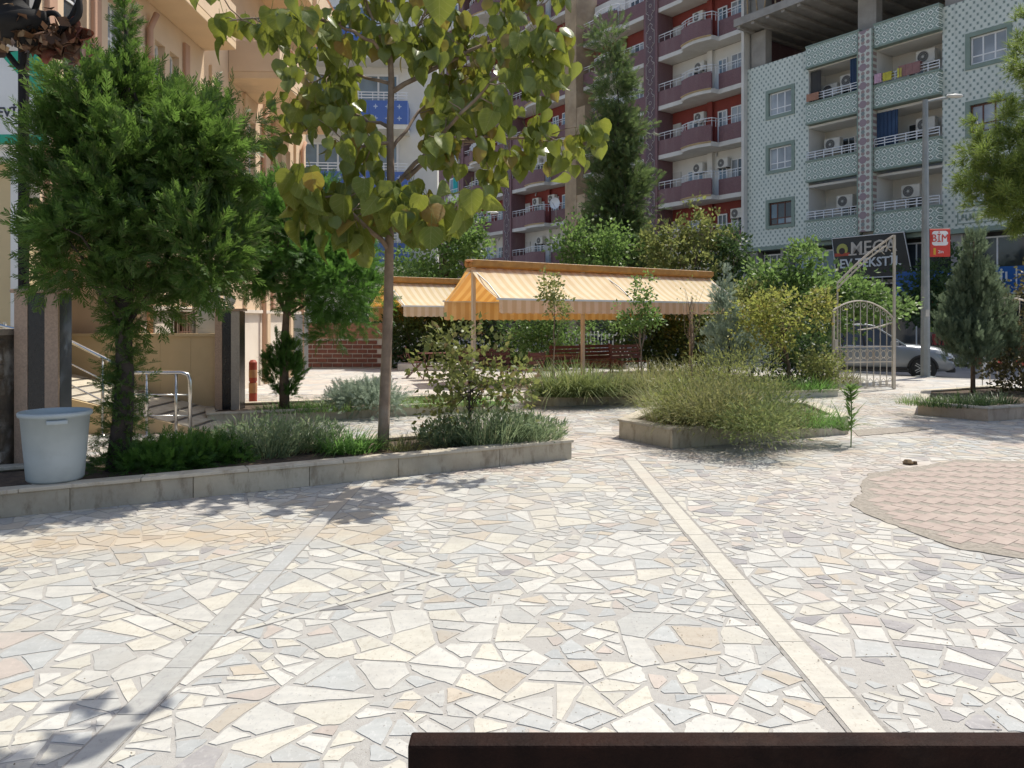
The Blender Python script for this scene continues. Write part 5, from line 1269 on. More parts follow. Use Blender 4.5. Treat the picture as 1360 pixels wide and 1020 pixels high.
st = [(-2.28, .70, .42, .80, .86, .62), (-2.2, .84, .30, .92, .98, .76), (-1.9, .905, .24, .98, 1.02, .84), (-1.3, .925, .22, .98, 1.02, .86), (0, .93, .21, .96, 1.0, .86), (.75, .93, .21, .95, 1.0, .86), (.95, .925, .21, .95, 1.02, .84), (1.35, .92, .22, .93, .99, .80), (1.75, .905, .24, .89, .95, .74), (2.05, .86, .27, .80, .88, .66), (2.22, .76, .32, .66, .76, .55), (2.30, .6, .38, .56, .62, .42)]
q = MB(); rings = [ring(*s) for s in st]; n = len(rings[0])
q.add([p for r in rings for p in r], [(i*n+j, i*n+(j+1) % n, (i+1)*n+(j+1) % n, (i+1)*n+j) for i in range(len(st)-1) for j in range(n)]+[tuple(range(n)), tuple(range(len(st)*n-1, (len(st)-1)*n-1, -1))])
q.build('body', paint, car, smooth=True)
def loop(x, w, z): return [(x, -w, z), (x, w, z)]
q = MB()                                               # greenhouse: side glass and screens
prof_b = [(-2.1, .76, .98), (-1.5, .84, 1.0), (0, .86, 1.0), (.95, .82, 1.0)]; prof_t = [(-1.75, .58, 1.50), (-1.3, .62, 1.60), (-.1, .63, 1.63), (.12, .60, 1.58)]
v = [(a[0], a[1], a[2]) for a in prof_b]+[(a[0], a[1], a[2]) for a in prof_t]+[(a[0], -a[1], a[2]) for a in prof_b]+[(a[0], -a[1], a[2]) for a in prof_t]
q.add(v, [(0, 1, 5, 4), (1, 2, 6, 5), (2, 3, 7, 6), (8, 12, 13, 9), (9, 13, 14, 10), (10, 14, 15, 11), (0, 4, 12, 8)]); q.build('side_glass', cglass, car)
q = MB(); q.add([(.97, -.80, 1.0), (.97, .80, 1.0), (.10, .585, 1.575), (.10, -.585, 1.575), (1.03, 0, 1.015), (.15, 0, 1.60)], [(0, 4, 5, 3), (4, 1, 2, 5)]); q.build('windscreen', wglass, car)
q = MB(); q.add([(-1.78, -.6, 1.5), (-1.78, .6, 1.5), (-1.3, .64, 1.61), (-1.3, -.64, 1.61), (-.1, .645, 1.64), (-.1, -.645, 1.64), (.14, .61, 1.585), (.14, -.61, 1.585), (-1.3, 0, 1.655), (-.1, 0, 1.685), (.16, 0, 1.61), (-1.8, 0, 1.54)], [(11, 8, 3, 0), (1, 2, 8, 11), (8, 9, 5, 3), (2, 4, 9, 8), (9, 10, 7, 5), (4, 6, 10, 9)]); q.build('roof', paint, car, smooth=True)
for s in (-1, 1):
    q = MB(); q.tube([(.98, s*.83, .99), (.55, s*.72, 1.30), (.12, s*.605, 1.585), (-.1, s*.645, 1.63), (-1.3, s*.64, 1.6), (-1.78, s*.6, 1.49), (-2.12, s*.77, .98)], .028, 6); q.build('roof_pillar', paint, car, smooth=True)
    q = MB()
    for xb, xt in ((-.15, -.25), (-1.2, -1.15)): q.tube([(xb, s*.862, 1.0), (xt, s*.635, 1.62)], .03, 6)
    q.build('door_pillar', trim_m, car)
    q = MB(); q.box(.55, .78, s*.93-.09 if s < 0 else s*.93, s*.93 if s < 0 else s*.93+.09+.02, 1.0, 1.14); q.build('wing_mirror', paint, car, bevel=.03)
    q = MB(); q.box(-1.0, 1.0, s*.925-.012, s*.925+.012, .28, .36); q.build('sill_trim', trim_m, car, bevel=.005)
    q = MB(); q.add([(1.75, s*.915, .80), (2.08, s*.86, .73), (2.22, s*.72, .69), (2.12, s*.78, .82), (1.78, s*.90, .88)], [(0, 1, 2, 3, 4)]); q.build('headlight', M_glass('headlight', (.55, .58, .6), .1) if s < 0 else bpy.data.materials['headlight'], car)
    for x in (-.35, -1.35): q = MB(); q.box(x-.1, x+.1, s*.945-.015, s*.945+.015, .86, .89); q.build('door_handle', paint, car, bevel=.005)
    for x in (-1.38, 1.42):
        w = bpy.data.objects.new('wheel', None); COL.objects.link(w); w.parent = car; w.location = (x, s*.83, .35)
        q = MB(); q.lathe([(.23, -.1), (.33, -.105), (.348, -.07), (.348, .07), (.33, .105), (.23, .1)], 32, (0, 0, 0), 'y'); q.build('tyre', tyre_m, w, smooth=True)
        q = MB(); q.lathe([(.0, .06), (.06, .075), (.07, .06), (.22, .04), (.235, .1), (.225, .1), (.215, .0), (0, .0)], 32, (0, 0, 0), 'y')
        q.build('rim_barrel', trim_m, w)
        for k in range(6):
            q = MB(); a = k*2*PI/6; m = Matrix.Rotation(a, 4, 'Y')
            for d in (-.03, .03): q.box(d-.012, d+.012, .07, .1, .04, .228, m)
            q.build('spoke', chrome, w)
        if s < 0: w.rotation_euler = (0, 0, PI)
        q = MB(); q.tube([(x+.385*math.cos(a*PI/12), s*.93, .33+.385*math.sin(a*PI/12)) for a in range(13)], .035, 6); q.build('wheel_arch', trim_m, car, smooth=True)
        q = MB(); q.lathe([(0, 0), (.375, 0), (.375, .01)], 28, (x, s*.925, .34), 'y'); q.build('wheel_well_shade', trim_m, car)  # dark disc on the body side stands in for the shade inside the arch
q = MB(); q.box(2.16, 2.30, -.5, .5, .42, .60); q.build('grille', trim_m, car, bevel=.02)
q = MB(); q.box(2.05, 2.30, -.62, .62, .22, .36); q.build('front_bumper', trim_m, car, bevel=.03)
q = MB(); q.box(2.295, 2.315, -.26, .26, .44, .55); q.build('number_plate', white_m, car)
# ------------------------------------------------------------------ vegetation
bark = M_plain('bark_brown', (0.17, 0.12, 0.085), (0.10, 0.07, 0.05), .9, 9, .7); bark_p = M_plain('bark_pale', (0.29, 0.21, 0.15), (0.19, 0.135, 0.095), .85, 7, .5, dirt=(.36, .31, .25)); bark_d = M_plain('bark_dark', (0.07, 0.055, 0.045), (0.04, 0.032, 0.026), .9, 9, .6)
m_thuja = M_leaf('thuja_green', (0.018, 0.05, 0.010), (0.075, 0.135, 0.027), .38, .5, (0.11, 0.115, 0.045), (.24, .42, .07))
m_thuja2 = M_leaf('thuja_bright', (0.026, 0.075, 0.016), (0.06, 0.13, 0.025), .42, .5, None, (.20, .42, .07))
m_cyp = M_leaf('cypress_dark', (0.045, 0.085, 0.03), (0.10, 0.145, 0.05), .3, .6, (0.15, 0.14, 0.06)); m_blue = M_leaf('cypress_blue', (0.065, 0.10, 0.062), (0.125, 0.165, 0.10), .3, .65); m_cedar = M_leaf('cedar_blue', (0.16, 0.22, 0.17), (0.24, 0.29, 0.22), .25, .65)
m_pine = M_leaf('pine_green', (0.07, 0.115, 0.025), (0.15, 0.20, 0.045), .34, .5, (0.19, 0.21, 0.05)); m_dark = M_leaf('leaf_dark', (0.03, 0.06, 0.02), (0.055, 0.095, 0.03), .25, .45); m_mid = M_leaf('leaf_mid', (0.065, 0.125, 0.03), (0.12, 0.19, 0.05), .35, .45, (.16, .20, .07))
m_bright = M_leaf('leaf_bright', (0.06, 0.115, 0.03), (0.11, 0.175, 0.05), .38, .45, (.16, .18, .06)); m_yel = M_leaf('leaf_yellow', (0.27, 0.235, 0.05), (0.17, 0.195, 0.05), .4, .5, (.40, .27, .05)); m_olive = M_leaf('leaf_olive', (0.11, 0.14, 0.045), (0.17, 0.19, 0.06), .35, .5, (.24, .20, .08))
m_grass = M_leaf('grass_green', (0.085, 0.13, 0.045), (0.15, 0.19, 0.07), .35, .6, (.27, .24, .11), (.36, .42, .14)); m_grassy = M_leaf('grass_dry', (0.115, 0.14, 0.05), (0.175, 0.185, 0.075), .35, .65, (.30, .26, .13), (.40, .40, .15)); m_lav = M_leaf('lavender_grey', (0.11, 0.165, 0.085), (0.18, 0.23, 0.125), .3, .7, (.24, .24, .13)); m_plum = M_leaf('leaf_plum', (0.055, 0.04, 0.03), (0.08, 0.075, 0.03), .3, .45, (.14, .11, .035)); m_lgrass = M_leaf('long_leaf_green', (0.07, 0.16, 0.035), (0.12, 0.23, 0.055), .35, .45)
def woody(t, base, paths, mat, name='trunk'):
    q = MB()
    for pts, r0, r1 in paths:
        n = len(pts); q.tube([Vector(p)-Vector(base) for p in pts], [r0+(r1-r0)*i/(n-1) for i in range(n)], 8 if r0 > .02 else 5)
    return q.build(name, mat, t, smooth=True)
def crown(t, base, lobes, n, per, size, mat, tpl=LEAF, shell=.55, spread=.35, up=.1, cone=.9, lump=.25, bottom=-1.0, name='crown', smin=.6):
    P_ = []; D_ = []; tot = sum((r[0]*r[1]*r[2])**(2/3) for c, r in lobes)
    for c, r in lobes:
        k = max(3, int(n*(r[0]*r[1]*r[2])**(2/3)/tot)); p, d = clump_points(c, r, k, shell, bottom, lump); P_.append(p); D_.append(d)
    P_ = np.concatenate(P_); D_ = np.concatenate(D_)
    p, d = grow(P_, D_, per, spread, up, cone)
    return link(name, scatter(tpl, p-np.array(base), frames(d), RNG.uniform(smin, 1.15, len(p))*size), mat, t), P_
def tree(name, label, cat, base, lobes, n, per, size, mat, r0=.1, tpl=LEAF, bmat=bark, limbs=7, group=None, **kw):
    base = Vector(base); t = thing(name, label, cat, base, 0, group)
    o, pts = crown(t, base, lobes, n, per, size, mat, tpl, **kw)
    cz = sum(c[2] for c, r in lobes)/len(lobes); cx = sum(c[0] for c, r in lobes)/len(lobes); cy_ = sum(c[1] for c, r in lobes)/len(lobes)
    zt = base.z+(cz-base.z)*.95; top = Vector((cx, cy_, zt)); trunk = wob(base, top, 6, .012)
    paths = [(trunk, r0, r0*.45)]
    for i in range(limbs):
        a = trunk[random.randint(2, 6)]; b = Vector(pts[random.randrange(len(pts))]); paths.append((wob(a, b, 4, .05), r0*.38, r0*.08))
    woody(t, base, paths, bmat); return t
# --- feathery conifer at the left
TB1 = (-3.86, 7.55, .18)
t1 = thing('conifer_tree', 'large feathery green conifer with a bare dark trunk behind the blue bin', 'tree', TB1)
d1 = 7.55; c = lambda px, py, d=d1: tuple(P(px, py, d))
lob = [(c(185, 250), (.95, .9, .82)), (c(115, 190), (.45, .6, .6)), (c(108, 310, 7.3), (.42, .55, .42)), (c(252, 190), (.62, .7, .5)), (c(315, 140, 7.7), (.18, .25, .13)), (c(150, 125), (.55, .6, .42)), (c(270, 320, 7.3), (.42, .5, .5)), (c(185, 375), (.5, .5, .3)), (c(305, 265, 7.7), (.16, .3, .25))]
lob = [((x, y, z-.10), (a*.78, b*.85, c_*.80)) for (x, y, z), (a, b, c_) in lob]
o, pts = crown(t1, TB1, lob, 320, 30, .22, m_thuja, FROND, shell=.6, spread=.2, up=.6, cone=.55, lump=.42)
crown(t1, TB1, lob[:1]+lob[3:4]+lob[5:7], 70, 30, .2, m_thuja, FROND, shell=.15, spread=.2, name='inner_foliage')
p1 = np.array([c(168+RNG.normal()*2.5, 5+i*2.2) for i in range(46)]); p, d = grow(p1, nrm(RNG.normal(size=p1.shape)*np.array([1, 1, .4])), 7, .06, .9, .6)
link('crown_tip', scatter(FROND, p-np.array(TB1), frames(d), RNG.uniform(.09, .15, len(p))), m_thuja, t1)
tr1 = [Vector(TB1)+Vector((0, 0, -.05)), c(163, 560), c(166, 500), c(164, 440), c(170, 360), c(172, 250), c(168, 100), c(168, 20)]
paths = [(tr1, .115, .02)]
for i in range(26): paths.append((wob(tr1[random.randint(3, 6)], pts[random.randrange(len(pts))], 4, .06), .022, .006))
woody(t1, TB1, paths, bark_d)
ps = []; 
for i in range(120): y = random.uniform(400, 610); ps.append(c(163+random.gauss(0, 9), y))
ps = np.array(ps); p, d = grow(ps, nrm(RNG.normal(size=ps.shape)*np.array([1, 1, .3])), 7, .12, .25, .6); link('trunk_sprouts', scatter(FROND, p-np.array(TB1), frames(d), RNG.uniform(.08, .17, len(p))), m_thuja, t1)
# --- second conifer
TB2 = (-3.78, 12.85, .16); d2 = 12.85; t2 = thing('conifer_tree', 'bushy green conifer with a clipped leafy base beside the red bollard', 'tree', TB2)
c2 = lambda px, py, d=d2: tuple(P(px, py, d))
lob = [(c2(405, 330), (1.05, 1.0, .85)), (c2(450, 380, 12.5), (.65, .7, .6)), (c2(335, 350), (.45, .6, .55)), (c2(372, 285), (.7, .7, .5)), (c2(455, 350), (.4, .5, .4)), (c2(445, 440, 12.6), (.25, .3, .2))]
o, pts = crown(t2, TB2, lob, 340, 27, .21, m_thuja2, FROND, shell=.6, spread=.2, up=.45, cone=.6, lump=.32)
o, _ = crown(t2, TB2, [(c2(377, 490), (.30, .3, .52))], 130, 14, .13, m_thuja2, FROND, shell=.65, spread=.08, up=1.6, cone=.4, lump=.08, name='base_foliage')
tr = [Vector(TB2), c2(377, 480), c2(380, 420), c2(388, 360), c2(400, 290)]; paths = [(tr, .09, .025)]
for i in range(16): paths.append((wob(tr[random.randint(2, 4)], pts[random.randrange(len(pts))], 4, .06), .028, .007))
woody(t2, TB2, paths, bark)
# --- heart leaved tree: every large leaf is a part
def heart(curl, cup, seed):
    r = random.Random(seed); v = []; f = []
    prof = [(0, 0), (.10, .30), (.26, .44), (.45, .47), (.62, .40), (.78, .25), (.90, .11), (1.0, .0)]
    yb = [-.0, -.10, -.08, .0, 0, 0, 0, 0]
    for i, (y, w) in enumerate(prof):
        for s in (-1, -.5, 0, .5, 1):
            zz = cup*(s*s)*w*1.6-curl*(y**2)*.7+.02*math.sin(7*y+s*3+seed); yy = y+(yb[i] if abs(s) > .6 else yb[i]*.5 if s else 0)
            v.append((s*w, yy, zz))
    for i in range(len(prof)-1):
        for j in range(4): f.append((i*5+j, i*5+j+1, i*5+j+6, i*5+j+5))
    q = MB(); q.add(v, f); q.tube([(0, 0, 0), (0, -.25, .03), (0, -.5, .12)], .012, 4, cap=False)
    return q
def M_heart(name, c1, c2):
    m = bpy.data.materials.new(name); m.use_nodes = True; nt = m.node_tree; b = nt.nodes['Principled BSDF']; x, y, z = xyz(nt, coord(nt, 'obj'))
    r = rnd_object(nt); col = mixc(nt, r, c1, c2); col = mixc(nt, (r*9.7).fract().gt(.9), col, (.26, .15, .04)); n = noise(nt, coord(nt), 18, 4); col = mixc(nt, n.smooth(.5, .75)*.35, col, (.22, .2, .06))
    ve = (x.abs()).lt(.012).max(((y*4.5-x.abs()*4.2).fract().lt(.07))*x.abs().lt(.4)); col = mixc(nt, ve*.5, col, (.30, .32, .12))
    setc(nt, b, col); b.inputs['Roughness'].default_value = .5; b.inputs['Specular IOR Level'].default_value = .3
    t = nt.nodes.new('ShaderNodeBsdfTranslucent'); tc = mixc(nt, .65, col, (.45, .48, .06)); nt.links.new(tc.s, t.inputs[0]); mx = nt.nodes.new('ShaderNodeMixShader'); mx.inputs[0].default_value = .33
    nt.links.new(b.outputs[0], mx.inputs[1]); nt.links.new(t.outputs[0], mx.inputs[2]); nt.links.new(mx.outputs[0], nt.nodes['Material Output'].inputs[0]); return m
m_heart = M_heart('heart_leaf', (0.085, 0.13, 0.026), (0.17, 0.205, 0.04))
HEART = [heart(.3, .25, 1), heart(.7, .4, 2), heart(.15, -.15, 3), heart(1.0, .5, 4), heart(.5, .1, 5)]
HM = [h.mesh('leaf', True) for h in HEART]
TB3 = tuple(G(508, 597, .18)); d3 = TB3[1]; t3 = thing('heart_leaf_tree', 'slender young tree with large heart shaped leaves in the long planter', 'tree', TB3)
c3 = lambda px, py, dd=0: P(px, py, d3+dd)
trunk = [Vector(TB3)+Vector((0, 0, -.05)), c3(510, 560), c3(513, 480), c3(516, 400), c3(517, 330), c3(519, 250), c3(518, 170), c3(520, 110), c3(518, 70), c3(516, 10), c3(512, -60)]
woody(t3, TB3, [(trunk, .07, .02)], bark_p)
LIMBS = [([(519, 250, 0), (560, 210, -.15), (600, 165, -.3), (655, 108, -.5), (715, 75, -.6), (765, 55, -.7)], 62), ([(540, 235, -.1), (600, 190, .2), (660, 180, .3), (720, 185, .35), (770, 190, .4)], 46), ([(519, 120, 0), (590, 85, .3), (650, 55, .5), (700, 20, .6), (740, -20, .7)], 46),
         ([(517, 330, 0), (470, 285, -.3), (440, 262, -.5), (405, 255, -.6)], 44), ([(518, 300, 0), (545, 260, -.5), (570, 265, -.8), (600, 285, -.9)], 36), ([(518, 170, 0), (470, 150, .3), (430, 140, .5), (405, 175, .6)], 34),
         ([(518, 75, 0), (470, 40, -.3), (420, 25, -.5), (360, 20, -.6), (305, 28, -.7)], 40), ([(518, 75, 0), (490, 10, -.1), (470, -50, -.2)], 34), ([(518, 75, 0), (560, 25, .1), (590, -40, .2)], 34), ([(519, 200, 0), (555, 150, .4), (590, 120, .6), (620, 140, .8)], 30), ([(519, 190, 0), (480, 195, -.2), (450, 200, -.4)], 26), ([(520, 110, 0), (450, 95, .4), (410, 110, .6)], 28)]
leaves = []
for li, (pl_, cnt) in enumerate(LIMBS):
    pts = [c3(*p) for p in pl_]
    sm = []
    for i in range(len(pts)-1):
        for k in range(4): sm.append(pts[i].lerp(pts[i+1], k/4)+Vector((random.gauss(0, .012), random.gauss(0, .02), random.gauss(0, .012))))
    sm.append(pts[-1]); woody(t3, TB3, [(sm, .03 if li < 4 else .022, .006)], bark_p, 'limb')
    n = len(sm)
    tw = []
    for k in range(int(cnt*.42)):
        f = random.uniform(.2, 1.0)**.8*(n-1); i = min(int(f), n-2); p = sm[i].lerp(sm[i+1], f-i)
        cc = p+Vector((random.gauss(0, .2), random.gauss(0, .3), random.gauss(.0, .16))); tw.append((wob(p, cc, 3, .06), .008, .004))
        for j in range(random.randint(4, 8)):
            off = Vector((random.gauss(0, .085), random.gauss(0, .1), random.gauss(-.03, .08))); q = cc+off
            sz = random.triangular(.09, .27, .18)*(1.25 if li in (3, 4) else 1.0)
            dr = Vector((off.x*3+random.gauss(0, .28), off.y*2+random.gauss(0, .3)-.1, -1.0+random.gauss(0, .35))).normalized()
            leaves.append((q, dr, sz))
    woody(t3, TB3, tw, bark_p, 'twigs')
def leaf_rot(dr):
    y = dr; a = Vector((random.gauss(0, .6), -1+random.gauss(0, .5), .75+random.gauss(0, .3))); x = y.cross(a).normalized(); z = x.cross(y); return Matrix((x, y, z)).transposed()
def leaf_px(q): return (HX+q.x/q.y*FPX, HY-(q.z-CAM_H)/q.y*FPX)
leaves.sort(key=lambda L: -(L[2]/L[0].y if -20 < leaf_px(L[0])[1] < 420 else 0))
base = Vector(TB3); extra = [[], [], [], [], []]
for i, (q, dr, sz) in enumerate(leaves):
    k = random.randrange(5); m = leaf_rot(dr)
    if i < 300:
        o = link('leaf', HM[k], m_heart, t3); o.matrix_local = Matrix.Translation(q-base) @ m.to_4x4() @ Matrix.Diagonal((sz, sz, sz, 1))
    else: extra[k].append((q-base, m, sz))
pos = []; rot = []; sc = []; wh = []
for k in range(5):
    for (q, m, sz) in extra[k]: pos.append(q); rot.append(np.array(m)); sc.append(sz); wh.append(k)
tag(link('leaf_mass', scatter([(np.array(h.v), h.f) for h in HEART], np.array(pos), np.array(rot), np.array(sc), np.array(wh)), M_leaf('heart_leaf_mass', (0.095, 0.135, 0.026), (0.16, 0.20, 0.04), .33, .34, (.26, .15, .04), (.34, .38, .05), .55), t3), kind='stuff')
# --- trees behind the seating
tree('broadleaf_tree', 'round dark leafed tree behind the small awning', 'tree', (-2.9, 31, 0), [((-2.9, 31, 4.0), (1.8, 1.6, 1.9)), ((-1.9, 30.6, 4.9), (1.0, 1.0, 1.0)), ((-3.6, 30.6, 3.0), (1.3, 1.2, 1.2)), ((-2.3, 30.5, 5.6), (.6, .6, .6))], 330, 17, .20, m_mid, .16, spread=.38)
tree('cypress_tree', 'tall slim ragged cypress in front of the maroon block', 'tree', (4.4, 32, 0), [((4.5, 32, 4.0), (1.45, 1.3, 2.2)), ((4.6, 32, 6.8), (1.05, 1.0, 1.7)), ((4.3, 31.8, 9.2), (.72, .7, 1.5)), ((4.2, 31.8, 11.2), (.5, .5, 1.3)), ((4.0, 31.8, 12.9), (.26, .25, .9)), ((5.2, 31.8, 9.6), (.3, .3, .3)), ((3.6, 31.8, 13.4), (.2, .2, .2)), ((3.7, 31.8, 7.6), (.3, .3, .4))], 640, 17, .42, m_cyp, .2, FROND, bark_d, shell=.45, spread=.45, up=.5, cone=.6)
tree('broadleaf_tree', 'leafy young tree at the foot of the tall cypress', 'tree', (2.9, 29, 0), [((2.9, 29, 3.9), (1.3, 1.1, 1.2)), ((2.4, 29, 4.6), (.7, .7, .8)), ((3.8, 29, 4.3), (.8, .7, .9))], 240, 16, .17, m_mid, .1, spread=.32)
tree('broadleaf_tree', 'upright leafy tree with spiky shoots right of the tall cypress', 'tree', (6.5, 29, 0), [((6.5, 29, 3.7), (1.5, 1.2, 1.2)), ((6.0, 29, 4.8), (.45, .5, .7)), ((6.9, 29, 5.1), (.4, .5, .8)), ((7.6, 29, 4.6), (.6, .6, 1.0)), ((5.2, 29, 4.4), (.5, .5, .7))], 300, 16, .17, m_olive, .1, spread=.3, up=.6)
tree('broadleaf_tree', 'dark dense tree at the right end of the large awning', 'tree', (7.9, 28.4, 0), [((7.9, 28.4, 3.2), (1.0, 1.0, 1.6)), ((7.5, 28.2, 2.0), (1.0, 1.0, 1.2)), ((8.3, 28.4, 4.4), (.5, .5, .7))], 240, 16, .17, m_dark, .1, spread=.3)
def shrub(name, label, c_, r_, n, per, size, mat, tpl=LEAF, group=None, **kw):
    b = (c_[0], c_[1], kw.pop('z0', 0.0)); t = thing(name, label, 'shrub', b, 0, group); o, pts = crown(t, b, [(c_, r_)] if not isinstance(r_, list) else r_, n, per, size, mat, tpl, name='foliage', **kw)
    woody(t, b, [(wob(b, pts[random.randrange(len(pts))], 3, .06), .02, .006) for i in range(8)], bark_d, 'stems'); return t
shrub('hedge_shrub', 'dark shrub between the brick wall and the small awning', (-4.6, 28.3, 1.5), (2.2, .9, 1.7), 280, 15, .17, m_dark, spread=.3)
shrub('hedge_shrub', 'dark shrub right of the red brick wall under the small awning', (-3.2, 26.9, 1.1), (1.3, .6, 1.3), 220, 15, .15, m_dark, spread=.28)
shrub('hedge_shrub', 'dark shrub in the shade between the two awnings', (-1.2, 27.2, 1.2), (1.9, .8, 1.4), 220, 15, .17, m_dark, spread=.3)
shrub('hedge_shrub', 'bright green shrub seen below the large awning valance', (1.15, 25.6, 1.2), (1.5, .8, 1.25), 330, 17, .12, m_bright, spread=.26)
shrub('hedge_shrub', 'very dark shrub under the right half of the large awning', (4.7, 24.6, 1.2), (1.6, .7, 1.3), 280, 15, .16, m_dark, spread=.3)
shrub('hedge_shrub', 'olive shrub beside the blue cedar under the awning end', (6.0, 24.6, 1.1), (1.0, .7, 1.1), 200, 14, .13, m_olive, spread=.25)
# --- right: blue cypress, pine, plum shrub
TB8 = (9.30, 15.6, .18); t8 = thing('cypress_tree', 'blue green cypress with many upright tips in the tan planter', 'tree', TB8); c8 = lambda px, py, d=15.6: tuple(P(px, py, d))
lob = [(c8(1293, 340), (.22, .22, .75)), (c8(1296, 400), (.42, .4, .75)), (c8(1270, 430), (.33, .35, .62)), (c8(1318, 430), (.35, .35, .68)), (c8(1292, 460, 15.3), (.48, .45, .6)), (c8(1258, 450, 15.4), (.16, .2, .45)), (c8(1275, 390), (.13, .15, .45)), (c8(1312, 380), (.14, .15, .4)), (c8(1335, 455), (.25, .3, .5))]
o, pts = crown(t8, TB8, lob, 760, 13, .15, m_blue, FROND, shell=.5, spread=.13, up=2.2, cone=.4, lump=.12)
woody(t8, TB8, [([Vector(TB8), c8(1292, 480), c8(1293, 400), c8(1293, 320)], .05, .01)]+[(wob(c8(1292, 490-random.uniform(0, 60)), pts[random.randrange(len(pts))], 3, .05), .015, .004) for i in range(14)], bark)
TB9 = (10.7, 14.6, .18); t9 = thing('pine_tree', 'pine with yellow green needle tufts leaning in above the blue cypress', 'tree', TB9); c9 = lambda px, py, d=13.4: tuple(P(px, py, d))
lob = [(c9(1345, 265), (.7, .8, .55)), (c9(1400, 220), (1.2, 1.2, 1.0)), (c9(1350, 200), (.55, .6, .4)), (c9(1390, 80), (.5, .7, .7)), (c9(1470, 120), (1.2, 1.2, 1.5)), (c9(1310, 235), (.4, .4, .22)), (c9(1295, 205), (.25, .3, .14)), (c9(1330, 150), (.3, .3, .2)), (c9(1460, 330), (.9, 1.0, .6))]
o, pts = crown(t9, TB9, lob, 520, 15, .17, m_pine, STAR, shell=.6, spread=.16, up=.5, cone=.5, lump=.38)
tr = [Vector(TB9), Vector((10.6, 14.3, 2.0)), Vector((10.3, 13.9, 4.0)), Vector((10.1, 13.7, 6.0))]
woody(t9, TB9, [(tr, .14, .05)]+[(wob(tr[random.randint(1, 3)], pts[random.randrange(len(pts))], 4, .05), .035, .008) for i in range(22)], bark)
shrub('plum_shrub', 'dark purplish shrub at the right end of the tan planter', (10.6, 15.9, 1.3), [((10.6, 15.9, 1.3), (.75, .7, 1.0)), ((10.1, 15.5, .6), (.5, .5, .4)), ((10.9, 15.6, 2.3), (.5, .5, .5))], 260, 14, .10, m_plum, z0=.18, spread=.22)
shrub('street_tree_foliage', 'dark street tree in front of the shops behind the lamp post', (17.6, 32, 3.2), [((17.6, 32, 3.0), (1.3, 1.2, 1.5)), ((18.6, 31.6, 2.4), (1.2, 1.0, 1.1)), ((16.9, 32, 2.2), (.9, .8, .9))], 300, 15, .19, m_dark, z0=-.02, spread=.35)
# --- bed by the gate
tree('blue_cedar', 'young blue cedar with a pointed tip beside the awning end', 'tree', (5.1, 18.2, .12), [((5.1, 18.2, 1.0), (.55, .5, .6)), ((5.05, 18.2, 1.7), (.35, .35, .55)), ((4.95, 18.2, 2.3), (.17, .17, .5)), ((5.4, 18.0, .9), (.4, .4, .4))], 330, 13, .14, m_cedar, .04, FROND, shell=.55, spread=.14, up=1.2, cone=.5)
tree('yellowing_tree', 'small tree with yellowing leaves beside the metal gate', 'tree', (6.35, 17.6, .12), [((6.1, 17.4, 2.0), (1.1, .7, .3)), ((5.5, 17.2, 1.85), (.6, .5, .28)), ((6.95, 17.3, 2.0), (.45, .4, .26)), ((6.2, 17.3, 1.6), (.9, .5, .2)), ((5.4, 17.2, 1.35), (.4, .3, .3)), ((6.0, 17.2, 1.2), (.6, .4, .22))], 180, 13, .10, m_yel, .045, limbs=12, spread=.2)
shrub('climbing_shrub', 'large leafy shrub growing over the gate arch below the black sign', (8.2, 20.4, 2.0), [((7.5, 20.4, 1.9), (1.3, .9, 1.1)), ((8.9, 20.3, 2.25), (1.0, .8, .55)), ((6.7, 20.4, 2.6), (.5, .5, .6)), ((7.7, 20.4, 3.2), (.32, .4, .55)), ((9.9, 20.2, 1.95), (.45, .5, .28))], 460, 16, .15, m_bright, spread=.28, lump=.35)
shrub('dark_shrub', 'dark shrub at ground level behind the yellowing tree', (7.0, 18.9, .8), (1.0, .6, .75), 240, 14, .10, m_dark, z0=.1, spread=.2)
shrub('olive_shrub', 'loose olive shrub beside the stile of the metal gate', (6.9, 17.3, .6), (.45, .4, .5), 110, 12, .08, m_olive, z0=.1, spread=.2)
shrub('olive_shrub', 'loose olive shrub with upright shoots above the yellowing tree', (6.2, 20.0, 1.9), (.9, .6, .6), 150, 13, .12, m_olive, z0=.1, spread=.28, up=.8)
# saplings
tree('sapling', 'thin sapling with a narrow leafy top in the tall grass planter', 'tree', (.86, 16.0, .2), [((.8, 16, 2.25), (.26, .25, .38)), ((.95, 16, 1.85), (.24, .22, .25))], 70, 11, .075, m_olive, .018, limbs=5, spread=.12, bmat=bark_p)
tree('sapling', 'forked sapling with leafy branches in front of the awning', 'tree', (2.85, 16.9, .2), [((2.75, 16.9, 1.75), (.4, .3, .3)), ((2.85, 16.9, 2.3), (.22, .22, .38)), ((2.4, 16.9, 1.55), (.25, .22, .18)), ((3.1, 16.9, 1.7), (.22, .2, .2))], 105, 11, .085, m_mid, .022, limbs=7, spread=.13, bmat=bark_p)
tree('sapling', 'nearly bare thin sapling in front of the right awning post', 'tree', (4.05, 17.4, .2), [((4.0, 17.4, 1.7), (.45, .3, .75)), ((4.0, 17.4, 2.2), (.3, .3, .35))], 20, 3, .06, m_yel, .026, limbs=26, spread=.2, bmat=bark_p)
